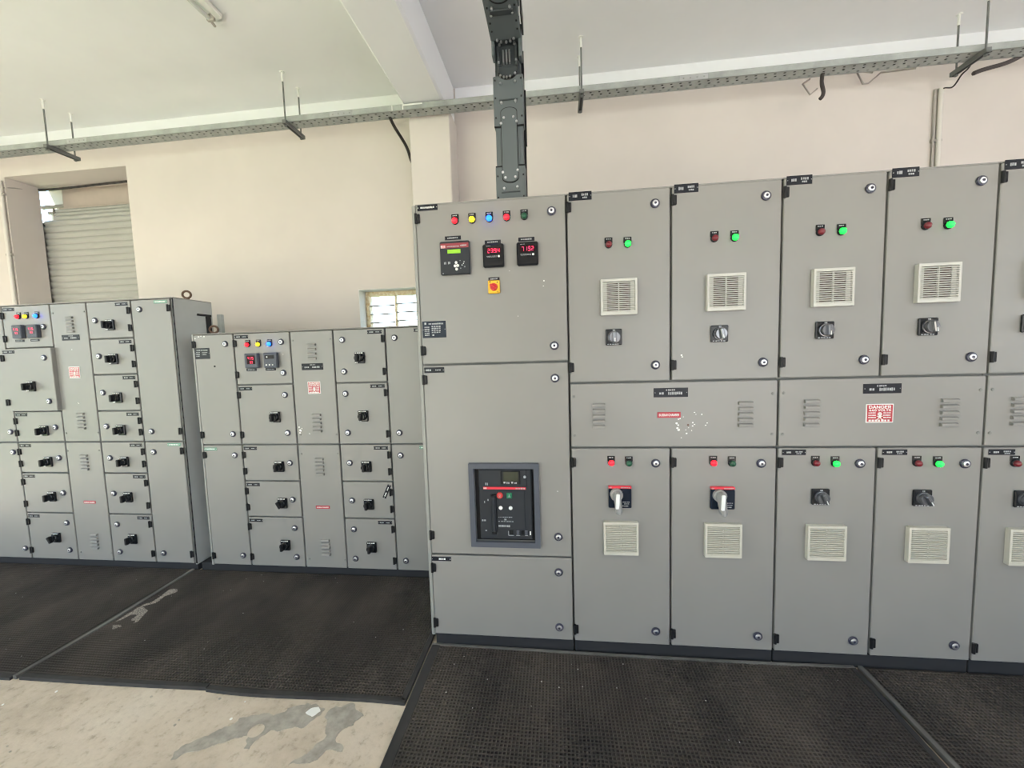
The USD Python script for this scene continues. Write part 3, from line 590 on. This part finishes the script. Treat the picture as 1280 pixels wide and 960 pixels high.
# 2, 3 and 4: feeder cubicles
def feeder_pair(label, xs, plates_low, handle, mid, plates=True, angs=((90, 80), (70, 60))):
    t = cubicle(label, xs[0], xs[-1])
    for i in range(len(xs) - 1):
        a, b = xs[i], xs[i + 1]; wd = b - a
        d = leaf(t, 'door', a, b, CU, CT, CY)
        lock(d, b - .062, 1.922, CY); lock(d, b - .062, 1.279, CY); hinge(d, a + .010, 1.929, CY); hinge(d, a + .010, 1.277, CY)
        plate(d, a + .057, 1.972, .092, .034, CY, ink='grey_print')
        if i == 1 and handle: chips(d, [(.505, 1.316, .004), (.507, 1.309, .003)], CY, 4)
        xl = {.050: .218, .463: .627, .878: 1.013, 1.246: 1.378, 1.617: 1.749}[a]
        lamp(t, xl, 1.772, CY, 'red_off'); lamp(t, xl + .075, 1.770, CY, 'green')
        xv = {.050: .255, .463: .669, .878: 1.059, 1.246: 1.421, 1.617: 1.792}[a]
        vent(t, xv, 1.560, CY)
        small_switch(t, xv - .021 - (.026 if a == 1.617 else 0), 1.398, CY, angs[0][i], s=.033)
        d = leaf(t, 'door', a, b, CB, CL, CY)
        lock(d, b - .062, .868, CY); lock(d, b - .063, .127, CY); hinge(d, a + .011, .872, CY); hinge(d, a + .010, .121, CY)
        if plates_low: plate(d, a + .062, .913, .090, .022, CY, ink='grey_print')
        xl = {.050: .219, .463: .630, .878: 1.020, 1.246: 1.387, 1.617: 1.724}[a]
        lamp(t, xl, .871, CY, 'red' if handle else 'red_off'); lamp(t, xl + .073, .869, CY, 'green_off' if handle else 'green')
        xw = {.050: .255, .463: .668, .878: 1.063, 1.246: 1.432, 1.617: 1.782}[a]
        vent(t, xw, .545, CY, lower=True)
        if handle: big_handle(t, xw - .002, .724, CY)
        else: small_switch(t, xw - .022, .732, CY, angs[1][i], s=.033)
    m = leaf(t, 'busbar_cover', xs[0], xs[-1], CL, CU, CY)
    for (x, z) in ((xs[0] + .018, 1.154), (xs[0] + .018, .987), (xs[-1] - .022, 1.153), (xs[-1] - .022, .988)): screw(m, x, z, CY)
    mid(m); return t
def mid2(m):
    plate(m, .462, 1.164, .136, .038, CY, rows=[(-.14, .14, .28, .16, 5), (-.34, -.18, -.08, .26, 2), (-.08, .34, -.08, .34, 8)], ink='grey_print'); busbar_label(m, .455, 1.071, CY)
    louvers(m, .170, 1.070, .050, .092, CY); louvers(m, .753, 1.071, .054, .090, CY)
    r = random.Random(5); P = [(.493, 1.053, .003), (.486, 1.036, .005), (.492, 1.028, .004), (.489, 1.016, .005), (.494, 1.008, .006), (.500, 1.056, .003), (.525, .993, .004), (.522, 1.008, .002), (.533, 1.017, .002), (.550, 1.038, .003), (.556, 1.030, .003), (.549, 1.024, .003), (.606, 1.036, .003), (.600, 1.026, .003), (.556, 1.080, .003), (.562, 1.072, .002), (.585, 1.072, .003), (.512, 1.062, .002), (.505, .975, .002), (.545, 1.005, .002)]
    chips(m, P, CY, 6)
    part(m, 'drilled_hole', disc((.531, CY, 1.028), .0045, .0006, n=10), 'rust')
def mid3(m):
    plate(m, 1.254, 1.165, .136, .038, CY, rows=[(-.14, .12, .28, .16, 5), (-.34, -.18, -.08, .26, 2), (-.08, .34, -.08, .34, 8)], ink='grey_print'); danger(m, 1.248, 1.068, CY)
    louvers(m, 1.000, 1.072, .054, .094, CY); louvers(m, 1.490, 1.068, .058, .094, CY)
feeder_pair('grey two-door-wide feeder cubicle with two big turning handles and a red label', [.050, .463, .878], False, True, mid2)
feeder_pair('grey two-door-wide feeder cubicle with the danger sign, four green lamps lit', [.878, 1.246, 1.617], True, False, mid3)
feeder_pair('grey feeder cubicle at the right edge, cut off by the frame', [1.617, 1.987], True, False, lambda m: louvers(m, 1.728, 1.070, .054, .094, CY))

# ------------------------------------------------------------------ the two cabinets on the left
BY, BD = 2.225, .28
def small_meter(t, x, z, w, h, kind):
    p = part(t, 'panel_meter', bx(x - w / 2, x + w / 2, BY - .026, BY, z - h / 2, z + h / 2, .004), 'frame_grey', label='square panel meter')
    yy = BY - .026
    if kind == 'red':
        part(p, 'display', bx(x - w * .30, x + w * .32, yy - .001, yy, z - h * .22, z + h * .36), 'meter_glass')
        part(p, 'reading', digits('415', x, z + h * .17, .014, .013, yy - .001) + digits('53', x + .003, z - h * .10, .011, .012, yy - .001), 'led_red', label='glowing red figures')
    else:
        part(p, 'display', bx(x - w * .36, x + w * .34, yy - .001, yy, z + h * .10, z + h * .34), 'gloss_black')
        part(p, 'signal_dot', disc((x - w * .2, yy - .001, z + h * .22), .0045, .001, n=10), 'white_print')
        for i in range(3): part(p, 'key', disc((x - w * .28 + i * w * .24, yy, z - h * .30), .0045, .002, n=10), 'white_print')
def board(name_label, x_edges, top, loc, lead=-.01):
    t = thing('distribution_cabinet', name_label, 'electrical cabinet', (loc[0], BY + BD / 2, 0), 'distribution cabinets on the left')
    part(t, 'body', bx(x_edges[0] - .012, x_edges[-1] + .012, BY + .020, BY + BD - .01, .058, top, .003), 'carcass')
    part(t, 'roof', bx(x_edges[0] - .014, x_edges[-1] + .016, BY + .002, BY + BD, top, top + .006, .002), 'panel')
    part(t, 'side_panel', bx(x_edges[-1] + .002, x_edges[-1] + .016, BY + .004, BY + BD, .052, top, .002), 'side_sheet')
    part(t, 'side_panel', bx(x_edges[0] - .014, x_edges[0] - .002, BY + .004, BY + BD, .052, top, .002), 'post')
    part(t, 'plinth', bx(x_edges[0] - lead, x_edges[-1] - .002, BY + .022, BY + BD - .02, 0, .058, .002), 'plinth')
    return t
def feeder(t, x0, x1, z0, z1, sw, locks, right=False, np_=True, proud=0.0, tilt=0.0):
    y = BY - proud; d = leaf(t, 'door', x0, x1, z0, z1, y, th=.020 + proud)
    hx, lx = (x1 - .011, x0 + .058) if right else (x0 + .012, x1 - .055)
    nxp = x1 - .062 if right else x0 + .055
    hz = (z1 - .062, z0 + .062) if z1 - z0 > .25 else (z1 - .064, z0 + .062)
    for z in hz: hinge(d, hx, z, y)
    for z in locks: lock(d, lx, z, y)
    if np_: plate(d, nxp, z1 - .023, .088, .020, y, rows=[(-.36, -.06, 0, .36, 3), (.08, .36, .0, .26, 3)], ink='grey_print')
    if sw: feeder_switch(t, sw[0], sw[1], y, sw[2] if len(sw) > 2 else 90)
    return d
# low middle cabinet
BX = [-2.205, -1.938, -1.572, -1.301, -.982, -.705]; BT, BM = 1.513, .8325
t = board('low grey distribution cabinet in the middle, beneath the louvred window', BX, BT, (-1.455,), .105)
d = leaf(t, 'door', BX[0], BX[1], BM, BT, BY); lock(d, -1.991, 1.451, BY); lock(d, -1.990, .900, BY); hinge(d, -2.198, 1.453, BY); hinge(d, -2.195, .895, BY)
plate(d, -2.150, 1.398, .100, .066, BY, name='rating_plate', mat='breaker_grey', rows=[(-.36, .40, .30, .10, 8), (-.40, -.1, .1, .08, 3), (-.40, -.12, -.08, .08, 3), (-.40, -.15, -.24, .08, 3), (0, .38, .08, .08, 5), (0, .3, -.1, .08, 4)], ink='grey_print')
part(d, 'drilled_hole', disc((-2.075, BY, 1.318), .006, .0006, n=10), 'black'); chips(d, [(-2.167, 1.500, .006), (-2.150, 1.503, .004), (-2.13, 1.500, .005), (-2.19, 1.49, .004)], BY, 3)
d = leaf(t, 'door', BX[0], BX[1], .058, BM, BY); lock(d, -1.989, .767, BY); lock(d, -1.989, .125, BY); hinge(d, -2.192, .768, BY); hinge(d, -2.19, .119, BY)
plate(d, -2.152, .806, .088, .018, BY, mat='plate_green', rows=[(-.38, .38, 0, .4, 7)])
d = feeder(t, BX[1], BX[2], 1.2005, BT, None, (1.452, 1.268)); chips(d, [(-1.621, 1.378, .002)], BY, 8)
for x, c in ((-1.842, 'red'), (-1.772, 'yellow'), (-1.700, 'blue')): lamp(t, x, 1.442, BY, c)
small_meter(t, -1.812, 1.345, .086, .088, 'red'); small_meter(t, -1.690, 1.345, .084, .090, 'keys')
for x in (-1.832, -1.707):
    p = part(t, 'meter_label', bx(x - .033, x + .033, BY - .002, BY, 1.284, 1.299, .0005), 'plate_black'); part(p, 'lettering', marks(x - .024, x + .024, 1.2915, .005, BY - .002, 6), 'grey_print')
feeder(t, BX[1], BX[2], BM, 1.2005, (-1.697, 1.002), (1.135, .904)); feeder(t, BX[1], BX[2], .605, BM, (-1.696, .697), (.719,))
feeder(t, BX[1], BX[2], .377, .605, (-1.693, .468, 60), (.490,)); feeder(t, BX[1], BX[2], .058, .377, (-1.694, .201), (.310, .126))
m = leaf(t, 'busbar_cover', BX[2], BX[3], BM, BT, BY)
louvers(m, -1.435, 1.389, .050, .080, BY, 4); louvers(m, -1.433, .962, .052, .098, BY); plate(m, -1.440, 1.300, .135, .039, BY, rows=[(-.10, .16, .28, .14, 4), (-.36, -.14, -.08, .24, 3), (.0, .36, -.08, .28, 5)], ink='grey_print'); danger(m, -1.437, 1.175, BY, False)
for x, z in ((-1.554, 1.458), (-1.319, 1.459), (-1.547, .891), (-1.317, .892)): screw(m, x, z, BY)
chips(m, [(-1.552, .938, .005), (-1.545, .918, .008), (-1.548, .903, .006), (-1.488, .898, .003), (-1.535, .93, .004)], BY, 9)
m = leaf(t, 'busbar_cover', BX[2], BX[3], .058, BM, BY)
louvers(m, -1.434, .697, .050, .092, BY); louvers(m, -1.431, .192, .054, .090, BY); busbar_label(m, -1.434, .444, BY, .090, .019)
for x, z in ((-1.550, .774), (-1.316, .776), (-1.547, .114), (-1.313, .114)): screw(m, x, z, BY)
feeder(t, BX[3], BX[4], 1.1995, BT, (-1.140, 1.344), (1.451, 1.266), True); feeder(t, BX[3], BX[4], BM, 1.1995, (-1.139, 1.002), (1.135, .902), True)
feeder(t, BX[3], BX[4], .606, BM, (-1.138, .698), (.720,), True)
d = feeder(t, BX[3], BX[4], .3775, .606, (-1.136, .468), (.489,), True, np_=False); plate(d, -1.022, .546, .088, .022, BY, rows=[(-.36, -.06, 0, .36, 3), (.08, .36, .0, .26, 3)], tilt=-1.13)
feeder(t, BX[3], BX[4], .058, .3775, (-1.134, .202), (.310, .126), True)
for z0, z1, l in ((BM, BT, (1.453, .900)), (.058, BM, (.765, .122))):
    d = leaf(t, 'door', BX[4], BX[5], z0, z1, BY); hinge(d, BX[5] - .011, z1 - .06, BY); hinge(d, BX[5] - .011, z0 + .06, BY); plate(d, -.765, z1 - .021, .088, .018, BY, rows=[(-.38, .38, 0, .4, 7)], mat='plate_green' if z0 < .5 else 'plate_black')
    for z in l: lock(d, -.925, z, BY)
eyebolt(t, -2.189, BY + .14, BT + .006); eyebolt(t, -.73, BY + .14, BT + .006)
# tall left cabinet
AX = [-3.95, -3.551, -3.191, -2.926, -2.611, -2.336]; AT, AM = 1.742, .855
t = board('taller grey distribution cabinet at the left edge with its side panel showing', AX, AT, (-3.143,))
for z0, z1, l in ((AM, AT, (1.681, .925)), (.058, AM, (.789, .129))):
    d = leaf(t, 'door', AX[0], AX[1], z0, z1, BY); hinge(d, AX[0] + .012, z1 - .06, BY); hinge(d, AX[0] + .012, z0 + .06, BY)
    for z in l: lock(d, -3.592, z, BY)
feeder(t, AX[1], AX[2], 1.470, AT, None, (1.601,))
for x, c in ((-3.420, 'red'), (-3.362, 'yellow'), (-3.284, 'blue')): lamp(t, x, 1.670, BY, c)
small_meter(t, -3.418, 1.574, .070, .086, 'red'); small_meter(t, -3.306, 1.574, .074, .084, 'red')
for x in (-3.436, -3.322):
    p = part(t, 'meter_label', bx(x - .033, x + .033, BY - .002, BY, 1.511, 1.525, .0005), 'plate_black'); part(p, 'lettering', marks(x - .024, x + .024, 1.518, .005, BY - .002, 6), 'grey_print')
feeder(t, AX[1], AX[2] + .012, 1.060, 1.470, (-3.350, 1.224), (1.404, 1.126), proud=.024)
feeder(t, AX[1], AX[2], AM, 1.060, (-3.328, .931), (.953,)); feeder(t, AX[1], AX[2], .6495, AM, (-3.328, .725), (.750,))
feeder(t, AX[1], AX[2], .378, .6495, (-3.331, .491), (.516,)); feeder(t, AX[1], AX[2], .058, .378, (-3.334, .211, 60), (.313, .127))
m = leaf(t, 'busbar_cover', AX[2], AX[3], AM, AT, BY)
louvers(m, -3.048, 1.607, .046, .086, BY); louvers(m, -3.046, .991, .050, .094, BY); plate(m, -3.058, 1.526, .128, .035, BY, mat='breaker_grey', rows=[(-.10, .16, .28, .14, 4), (-.36, -.14, -.08, .24, 3), (.0, .36, -.08, .28, 5)], ink='grey_print'); danger(m, -3.058, 1.305, BY, False)
for x, z in ((-3.169, 1.683), (-2.942, 1.684), (-3.173, .913), (-2.938, .915)): screw(m, x, z, BY)
chips(m, [(-3.06, 1.11, .003), (-3.055, 1.105, .003), (-3.06, 1.45, .003)], BY, 10)
m = leaf(t, 'busbar_cover', AX[2], AX[3], .058, AM, BY)
louvers(m, -3.056, .720, .050, .090, BY); louvers(m, -3.048, .191, .050, .090, BY); busbar_label(m, -3.056, .455, BY, .089, .018)
for x, z in ((-3.178, .796), (-2.945, .799), (-3.167, .112), (-2.935, .112)): screw(m, x, z, BY)
for (z0, z1, sz, lk) in ((1.510, AT, 1.594, (1.625,)), (1.2855, 1.510, 1.382, (1.402,)), (1.054, 1.2855, 1.138, (1.171,)), (AM, 1.054, .931, (.955,)), (.6495, AM, .726, (.750,)), (.378, .6495, .493, (.516,)), (.058, .378, .215, (.310, .125))):
    feeder(t, AX[3], AX[4], z0, z1, (-2.762, sz), lk, True)
for z0, z1, l, pm in ((AM, AT, (1.681, .920), 'plate_green'), (.058, AM, (.788, .125), 'plate_green')):
    d = leaf(t, 'door', AX[4], AX[5], z0, z1, BY); hinge(d, AX[5] - .010, z1 - .060, BY); hinge(d, AX[5] - .008, z0 + .065, BY); plate(d, AX[5] - .066, z1 - .020, .092, .018, BY, mat=pm, rows=[(-.38, .38, 0, .4, 7)])
    for z in l: lock(d, -2.549, z, BY)
sx = AX[-1] + .016
part(t, 'side_bracket', [bx(sx, sx + .006, 2.385, 2.490, 1.648, 1.662, .001), bx(sx, sx + .006, 2.448, 2.486, 1.45, 1.648, .001)], 'black', label='black angle at the rear of the side panel')
part(t, 'gasket', bx(sx - .006, sx + .001, BY - .001, BY + .004, .06, AT, .0005), 'black')
eyebolt(t, -2.36, BY + .14, AT + .006); eyebolt(t, -3.92, BY + .14, AT + .006)
# loose piece joining the two boards at the back
solo('upright_channel', [bx(-2.30, -2.27, 2.515, 2.545, .0, 1.668, .003)], 'zinc', 'slim galvanised upright behind the gap between the two left cabinets', 'channel')

# ------------------------------------------------------------------ busbar trunking above the breaker cubicle
t = thing('busbar_trunking', 'dark grey busbar trunking rising from the breaker cubicle and turning under the ceiling', 'cable trunking', (-.205, 2.07, CT))
ty, tx0, tx1 = 2.0, -.270, -.138; zt0, ze = CT + .003, 2.80
part(t, 'riser', bx(tx0, tx1, ty, ty + .14, zt0, 2.66, .003), 'duct')
part(t, 'back_flange', [bx(tx0 + .004, tx1 + .014, ty + .05, ty + .06, zt0, 2.10, .001), bx(tx0 + .004, tx1 + .010, ty + .05, ty + .06, 2.10, 2.36, .001), bx(tx0 + .004, tx1 + .014, ty + .05, ty + .06, 2.36, 2.62, .001), bx(tx0 + .004, tx1 + .008, ty + .05, ty + .06, 2.62, ze, .001)], 'black')
part(t, 'joint_box', bx(tx0 - .006, tx1 + .006, ty - .006, ty + .05, zt0, 2.245, .003), 'duct'); part(t, 'joint_box', bx(tx0 - .006, tx1 + .006, ty - .006, ty + .05, 2.430, 2.660, .003), 'duct')
xm = (tx0 + tx1) / 2
def stadium(z0, z1, w): return sbox(xm - w, z0 + w * .55, xm + w, z1 - w * .55).union(affinity.scale(Point(xm, z0 + w * .55).buffer(w, 16), 1, .55)).union(affinity.scale(Point(xm, z1 - w * .55).buffer(w, 16), 1, .55))
part(t, 'cover_seam', ex(stadium(2.165, 2.515, .040), ty - .008, ty - .0002), 'black'); part(t, 'cover_plate', ex(stadium(2.170, 2.510, .037), ty - .012, ty - .0002), 'duct')
part(t, 'cover_panel', bx(xm - .050, xm + .050, ty - .003, ty - .0001, 2.25, 2.425, .001), 'duct')
part(t, 'pressed_step', [bx(xm - .045, xm + .045, ty - .009, ty - .006, 2.120, 2.126, .001), bx(xm - .045, xm + .045, ty - .009, ty - .006, 2.545, 2.552, .001)], 'duct_dark')
for x, z in ((-.034, 2.535), (.034, 2.538), (-.024, 2.465), (.022, 2.465), (-.038, 2.440), (.036, 2.444), (-.036, 2.215), (.036, 2.220), (-.024, 2.190), (.024, 2.190), (-.032, 2.140), (.032, 2.143)):
    part(t, 'bolt', disc((xm + x, ty - .006, z), .0065, .010, n=6, b=.001), 'chrome')
for s in (-1, 1):
    for z in (2.03, 2.10, 2.20, 2.47, 2.56, 2.64): part(t, 'rivet', disc((xm + s * .062, ty - .006, z), .004, .003, n=8), 'black')
part(t, 'seam', [bx(xm - .071, xm + .071, ty - .0072, ty, 2.243, 2.248), bx(xm - .071, xm + .071, ty - .0072, ty, 2.427, 2.432)], 'black')
# the elbow and the run under the ceiling, towards the viewer
part(t, 'elbow', [bx(tx0 + .005, tx1 - .005, ty + .004, ty + .13, 2.655, ze + .13, .004), bx(tx0 + .006, tx1 - .006, 1.96, ty + .02, ze - .002, ze + .13, .004)], 'duct_dark')
part(t, 'elbow_cheek', [bx(tx0 - .004, tx0 + .010, 1.965, ty + .02, 2.735, ze + .06, .003)], 'duct'); part(t, 'elbow_cheek', [bx(tx1 - .010, tx1 + .006, 1.965, ty + .02, 2.720, ze + .06, .003)], 'duct')
part(t, 'elbow_bracket', [bx(xm - .048, xm + .048, ty - .006, ty + .006, 2.66, 2.70, .003), bx(xm - .050, xm - .036, ty - .010, ty + .006, 2.70, 2.80, .003), bx(xm + .036, xm + .050, ty - .010, ty + .006, 2.70, 2.80, .003)], 'duct_dark')
for x in (-.018, -.003, .012): part(t, 'link_bar', bx(xm + x - .0040, xm + x + .0040, ty - .018, ty + .004, 2.712, 2.768, .002), 'steel')
part(t, 'cover_seam', ex(affinity.scale(Point(xm, 2.672).buffer(.045), 1, .75).intersection(sbox(xm - .06, 2.6, xm + .06, 2.672)), ty - .0085, ty - .006), 'black')
part(t, 'cover_plate', ex(affinity.scale(Point(xm, 2.678).buffer(.041), 1, .75).intersection(sbox(xm - .06, 2.6, xm + .06, 2.678)), ty - .011, ty - .006), 'duct_dark')
for x, z in ((-.036, 2.620), (.034, 2.624), (-.034, 2.655), (.036, 2.660), (-.018, 2.648), (-.004, 2.646), (.012, 2.648), (-.040, 2.715), (.042, 2.720)): part(t, 'bolt', disc((xm + x, ty - .009, z), .0055, .009, n=6, b=.001), 'steel')
hz = ze
part(t, 'horizontal_run', bx(tx0 + .004, tx1 - .004, -3.3, 1.975, hz + .002, hz + .13, .003), 'duct')
part(t, 'run_cover', bx(tx0 - .005, tx1 + .004, 1.20, 1.962, hz - .006, hz + .004, .002), 'duct')
part(t, 'run_side_strip', bx(tx1 + .004, tx1 + .012, 1.30, 1.80, hz, hz + .10, .001), 'duct'); part(t, 'run_side_strip', bx(tx1 + .010, tx1 + .016, 1.84, 1.97, hz + .01, hz + .09, .001), 'black')
part(t, 'pressed_step', bx(xm - .052, xm + .052, 1.790, 1.822, hz - .013, hz - .005, .003), 'duct_dark')
part(t, 'cover_seam', flat(affinity.scale(Point(xm, 1.725).buffer(.046), 1, .9), hz - .009, hz - .006), 'black')
part(t, 'cover_plate', flat(affinity.scale(Point(xm, 1.717).buffer(.042), 1, .9), hz - .012, hz - .006), 'duct')
for x, y in ((-.038, 1.782), (.038, 1.782), (-.046, 1.815), (.046, 1.812), (-.040, 1.955), (.036, 1.955), (-.024, 1.968), (.0, 1.972), (.020, 1.968), (-.034, 1.985), (.036, 1.985)): part(t, 'bolt', disc((xm + x, y, hz - .004), .0060, .010, (0, 0, -1), 6, .001), 'steel')
for s in (-1, 1):
    for y in (1.78, 1.86, 1.905): part(t, 'rivet', disc((xm + s * .058, y, hz - .006), .004, .003, (0, 0, -1), 8), 'black')

# ------------------------------------------------------------------ cable tray under the ceiling and its hangers
TZ, TY0, TY1 = EYE + 1.785, 2.955, 3.050
tray = thing('cable_tray', 'perforated galvanised cable tray running the length of the far wall', 'cable tray', (0, 3.0, TZ))
hl = []
x = X0 + .05
for i in range(int((X1 - X0 - .1) / .060)):
    for j, yy in enumerate((2.972, 3.000, 3.030)):
        a = x + .06 * i + (.014 if j == 1 else 0) + .02
        hl.append(((a - .009, yy - .003), (a - .006, yy - .006), (a + .006, yy - .006), (a + .009, yy), (a + .006, yy + .006), (a - .006, yy + .006)))
part(tray, 'tray_bottom', flat(Polygon([(X0, TY0), (X1, TY0), (X1, TY1), (X0, TY1)], hl), TZ, TZ + .0015), 'zinc')
part(tray, 'tray_lip', bx(X0, X1, TY0, TY0 + .002, TZ, TZ + .042), 'zinc'); part(tray, 'tray_lip', bx(X0, X1, TY1 - .002, TY1, TZ, TZ + .042), 'zinc')
def coupler(x):
    pl = sbox(x - .09, TZ + .003, x + .09, TZ + .036)
    for k in range(4): pl = pl.difference(Point(x - .066 + k * .044, TZ + .02).buffer(.006, 3))
    part(tray, 'coupler_plate', ex(pl, TY0 - .002, TY0), 'steel')
coupler(-3.80); coupler(-1.55); coupler(.95)
part(tray, 'paint_smear', [bx(-1.16, -1.155, TY0 - .001, TY0, TZ + .004, TZ + .040), bx(-1.08, -.93, TY0 - .001, TY0, TZ + .030, TZ + .041), bx(-1.08, -1.073, TY0 - .001, TY0, TZ + .004, TZ + .036)], 'paint_white', label='white paint smeared on the tray lip')
part(tray, 'tray_cables', [tube([(X0, 3.00, TZ + .012), (X1, 3.00, TZ + .012)], .010, 8), tube([(X0, 3.025, TZ + .011), (X1, 3.025, TZ + .011)], .009, 8), tube([(X0, 2.975, TZ + .010), (X1, 2.975, TZ + .010)], .008, 8)], 'rubber_cable', smooth=True)
def hanger(label, x, skew=0.0):
    h = thing('tray_hanger', label, 'bracket', (x, 3.03, TZ), 'tray hangers')
    yf, yb = 2.935, 3.120
    s = part(h, 'strut', [bx(x - .016, x + .016, 2.915, 3.150, TZ - .030, TZ - .001, .002)], 'dark_zinc')
    part(s, 'strut_slot', bx(x - .008, x + .008, 2.92, 3.145, TZ - .0308, TZ - .0300), 'black')
    for y in (yf, yb):
        rx = x + (skew if y == yf else 0)
        part(h, 'rod', tube([(rx, y, TZ - .045), (rx, y, ZC - .07)], .0055, 8), 'dark_zinc', smooth=True)
        part(h, 'rod_top', [tube([(rx, y, ZC - .07), (rx, y, ZC)], .008, 8), disc((rx, y, ZC), .016, .006, (0, 0, -1), 10, .002)], 'paint_white', label='white painted anchor')
        part(h, 'nut', disc((rx, y, TZ - .042), .011, .010, (0, 0, 1), 6, .001), 'dark_zinc')
hanger('two-rod tray hanger nearest the rolling shutter', -4.045); hanger('two-rod tray hanger above the low middle cabinet', -1.982)
hanger('two-rod tray hanger right of the dark busbar trunking', .207); hanger('two-rod tray hanger near the top right corner', 2.67)
# loose cable ends and conduits by the tray
c = solo('cable_end', tube(spline([(-1.205, 3.02, TZ + .004), (-1.20, 3.10, 3.10), (-1.183, 3.22, 3.06), (-1.165, 3.27, 3.01), (-1.150, 3.29, 2.94), (-1.10, 3.30, 2.88)]), .012), 'rubber_cable', 'black cable dropping from the tray behind the pillar', 'cable', smooth=True)
solo('cable_end', tube(spline([(1.79, 3.02, TZ + .02), (1.80, 3.045, TZ - .03), (1.825, 3.08, 3.085), (1.845, 3.10, 3.055), (1.830, 3.11, 3.02)]), .012), 'foam', 'short hooked grey-brown cable stub under the tray', 'cable', smooth=True)
solo('cable_end', tube(spline([(2.72, 3.06, 3.062), (2.86, 3.07, 3.10), (2.95, 3.07, 3.125), (3.02, 3.065, 3.16), (3.10, 3.06, 3.20), (3.25, 3.02, 3.17)]), .013), 'foam', 'thick dark cable end sticking out at the top right corner', 'cable', smooth=True)
solo('hanging_wire', tube([(1.745, 3.08, 3.14), (1.80, 3.26, 3.215), (1.86, 3.275, 3.145), (1.89, 3.24, 3.165)], .006, 6), 'pvc_grey', 'faint grey V-shaped wire beside the hooked cable stub', 'wire', smooth=True)
solo('hanging_wire', tube([(2.12, 3.06, TZ), (2.165, 3.28, 3.28), (2.216, 3.285, 3.19), (2.25, 3.285, 3.19), (2.33, 3.285, 3.255), (2.38, 3.06, TZ)], .006, 6), 'pvc_grey', 'faint grey V-shaped wire left of the white conduit', 'wire', smooth=True)
pipe = thing('wall_conduit', 'white upright conduit on the wall above the right cubicles', 'pipe', (2.725, 3.3, 0))
part(pipe, 'pipe', disc((2.735, 3.302, 0), .0150, 3.12, (0, 0, 1), 14), 'pvc', smooth=40); part(pipe, 'thin_pipe', disc((2.706, 3.309, 0), .0085, 3.12, (0, 0, 1), 10), 'pvc_grey', smooth=40)
for zz in (.5, 1.4, 2.3, 2.76): part(pipe, 'clip', bx(2.69, 2.757, 3.298, 3.32, zz, zz + .016, .002), 'pvc_grey')
solo('thin_wire', tube(spline([(2.70, 3.05, TZ), (2.73, 3.12, 3.12), (2.76, 3.20, 3.12), (2.757, 3.25, 3.09), (2.74, 3.29, 3.11), (2.735, 3.302, 3.10)]), .0045), 'rubber_cable', 'thin black wire looping from the tray into the right conduit', 'wire', smooth=True)

# ------------------------------------------------------------------ ceiling fitting at the top left
t = thing('tube_light', 'unlit tube light fixed to the ceiling at the top left', 'ceiling light', (-2.04, 1.8, ZC))
part(t, 'batten', bx(-2.045, -1.995, 1.20, 2.42, ZC - .028, ZC, .006), 'paint_white')
part(t, 'tube', disc((-2.075, 1.22, ZC - .030), .013, 1.18, (0, 1, 0), 14, .003), 'tube_off', smooth=40)
part(t, 'lamp_holder', [bx(-2.09, -2.04, 2.395, 2.415, ZC - .046, ZC - .006, .004), tube(spline([(-2.075, 2.41, ZC - .035), (-2.078, 2.445, ZC - .04), (-2.095, 2.455, ZC - .02)]), .008)], 'pvc_grey')
part(t, 'lamp_holder', bx(-2.09, -2.04, 1.205, 1.225, ZC - .046, ZC - .006, .004), 'pvc_grey')
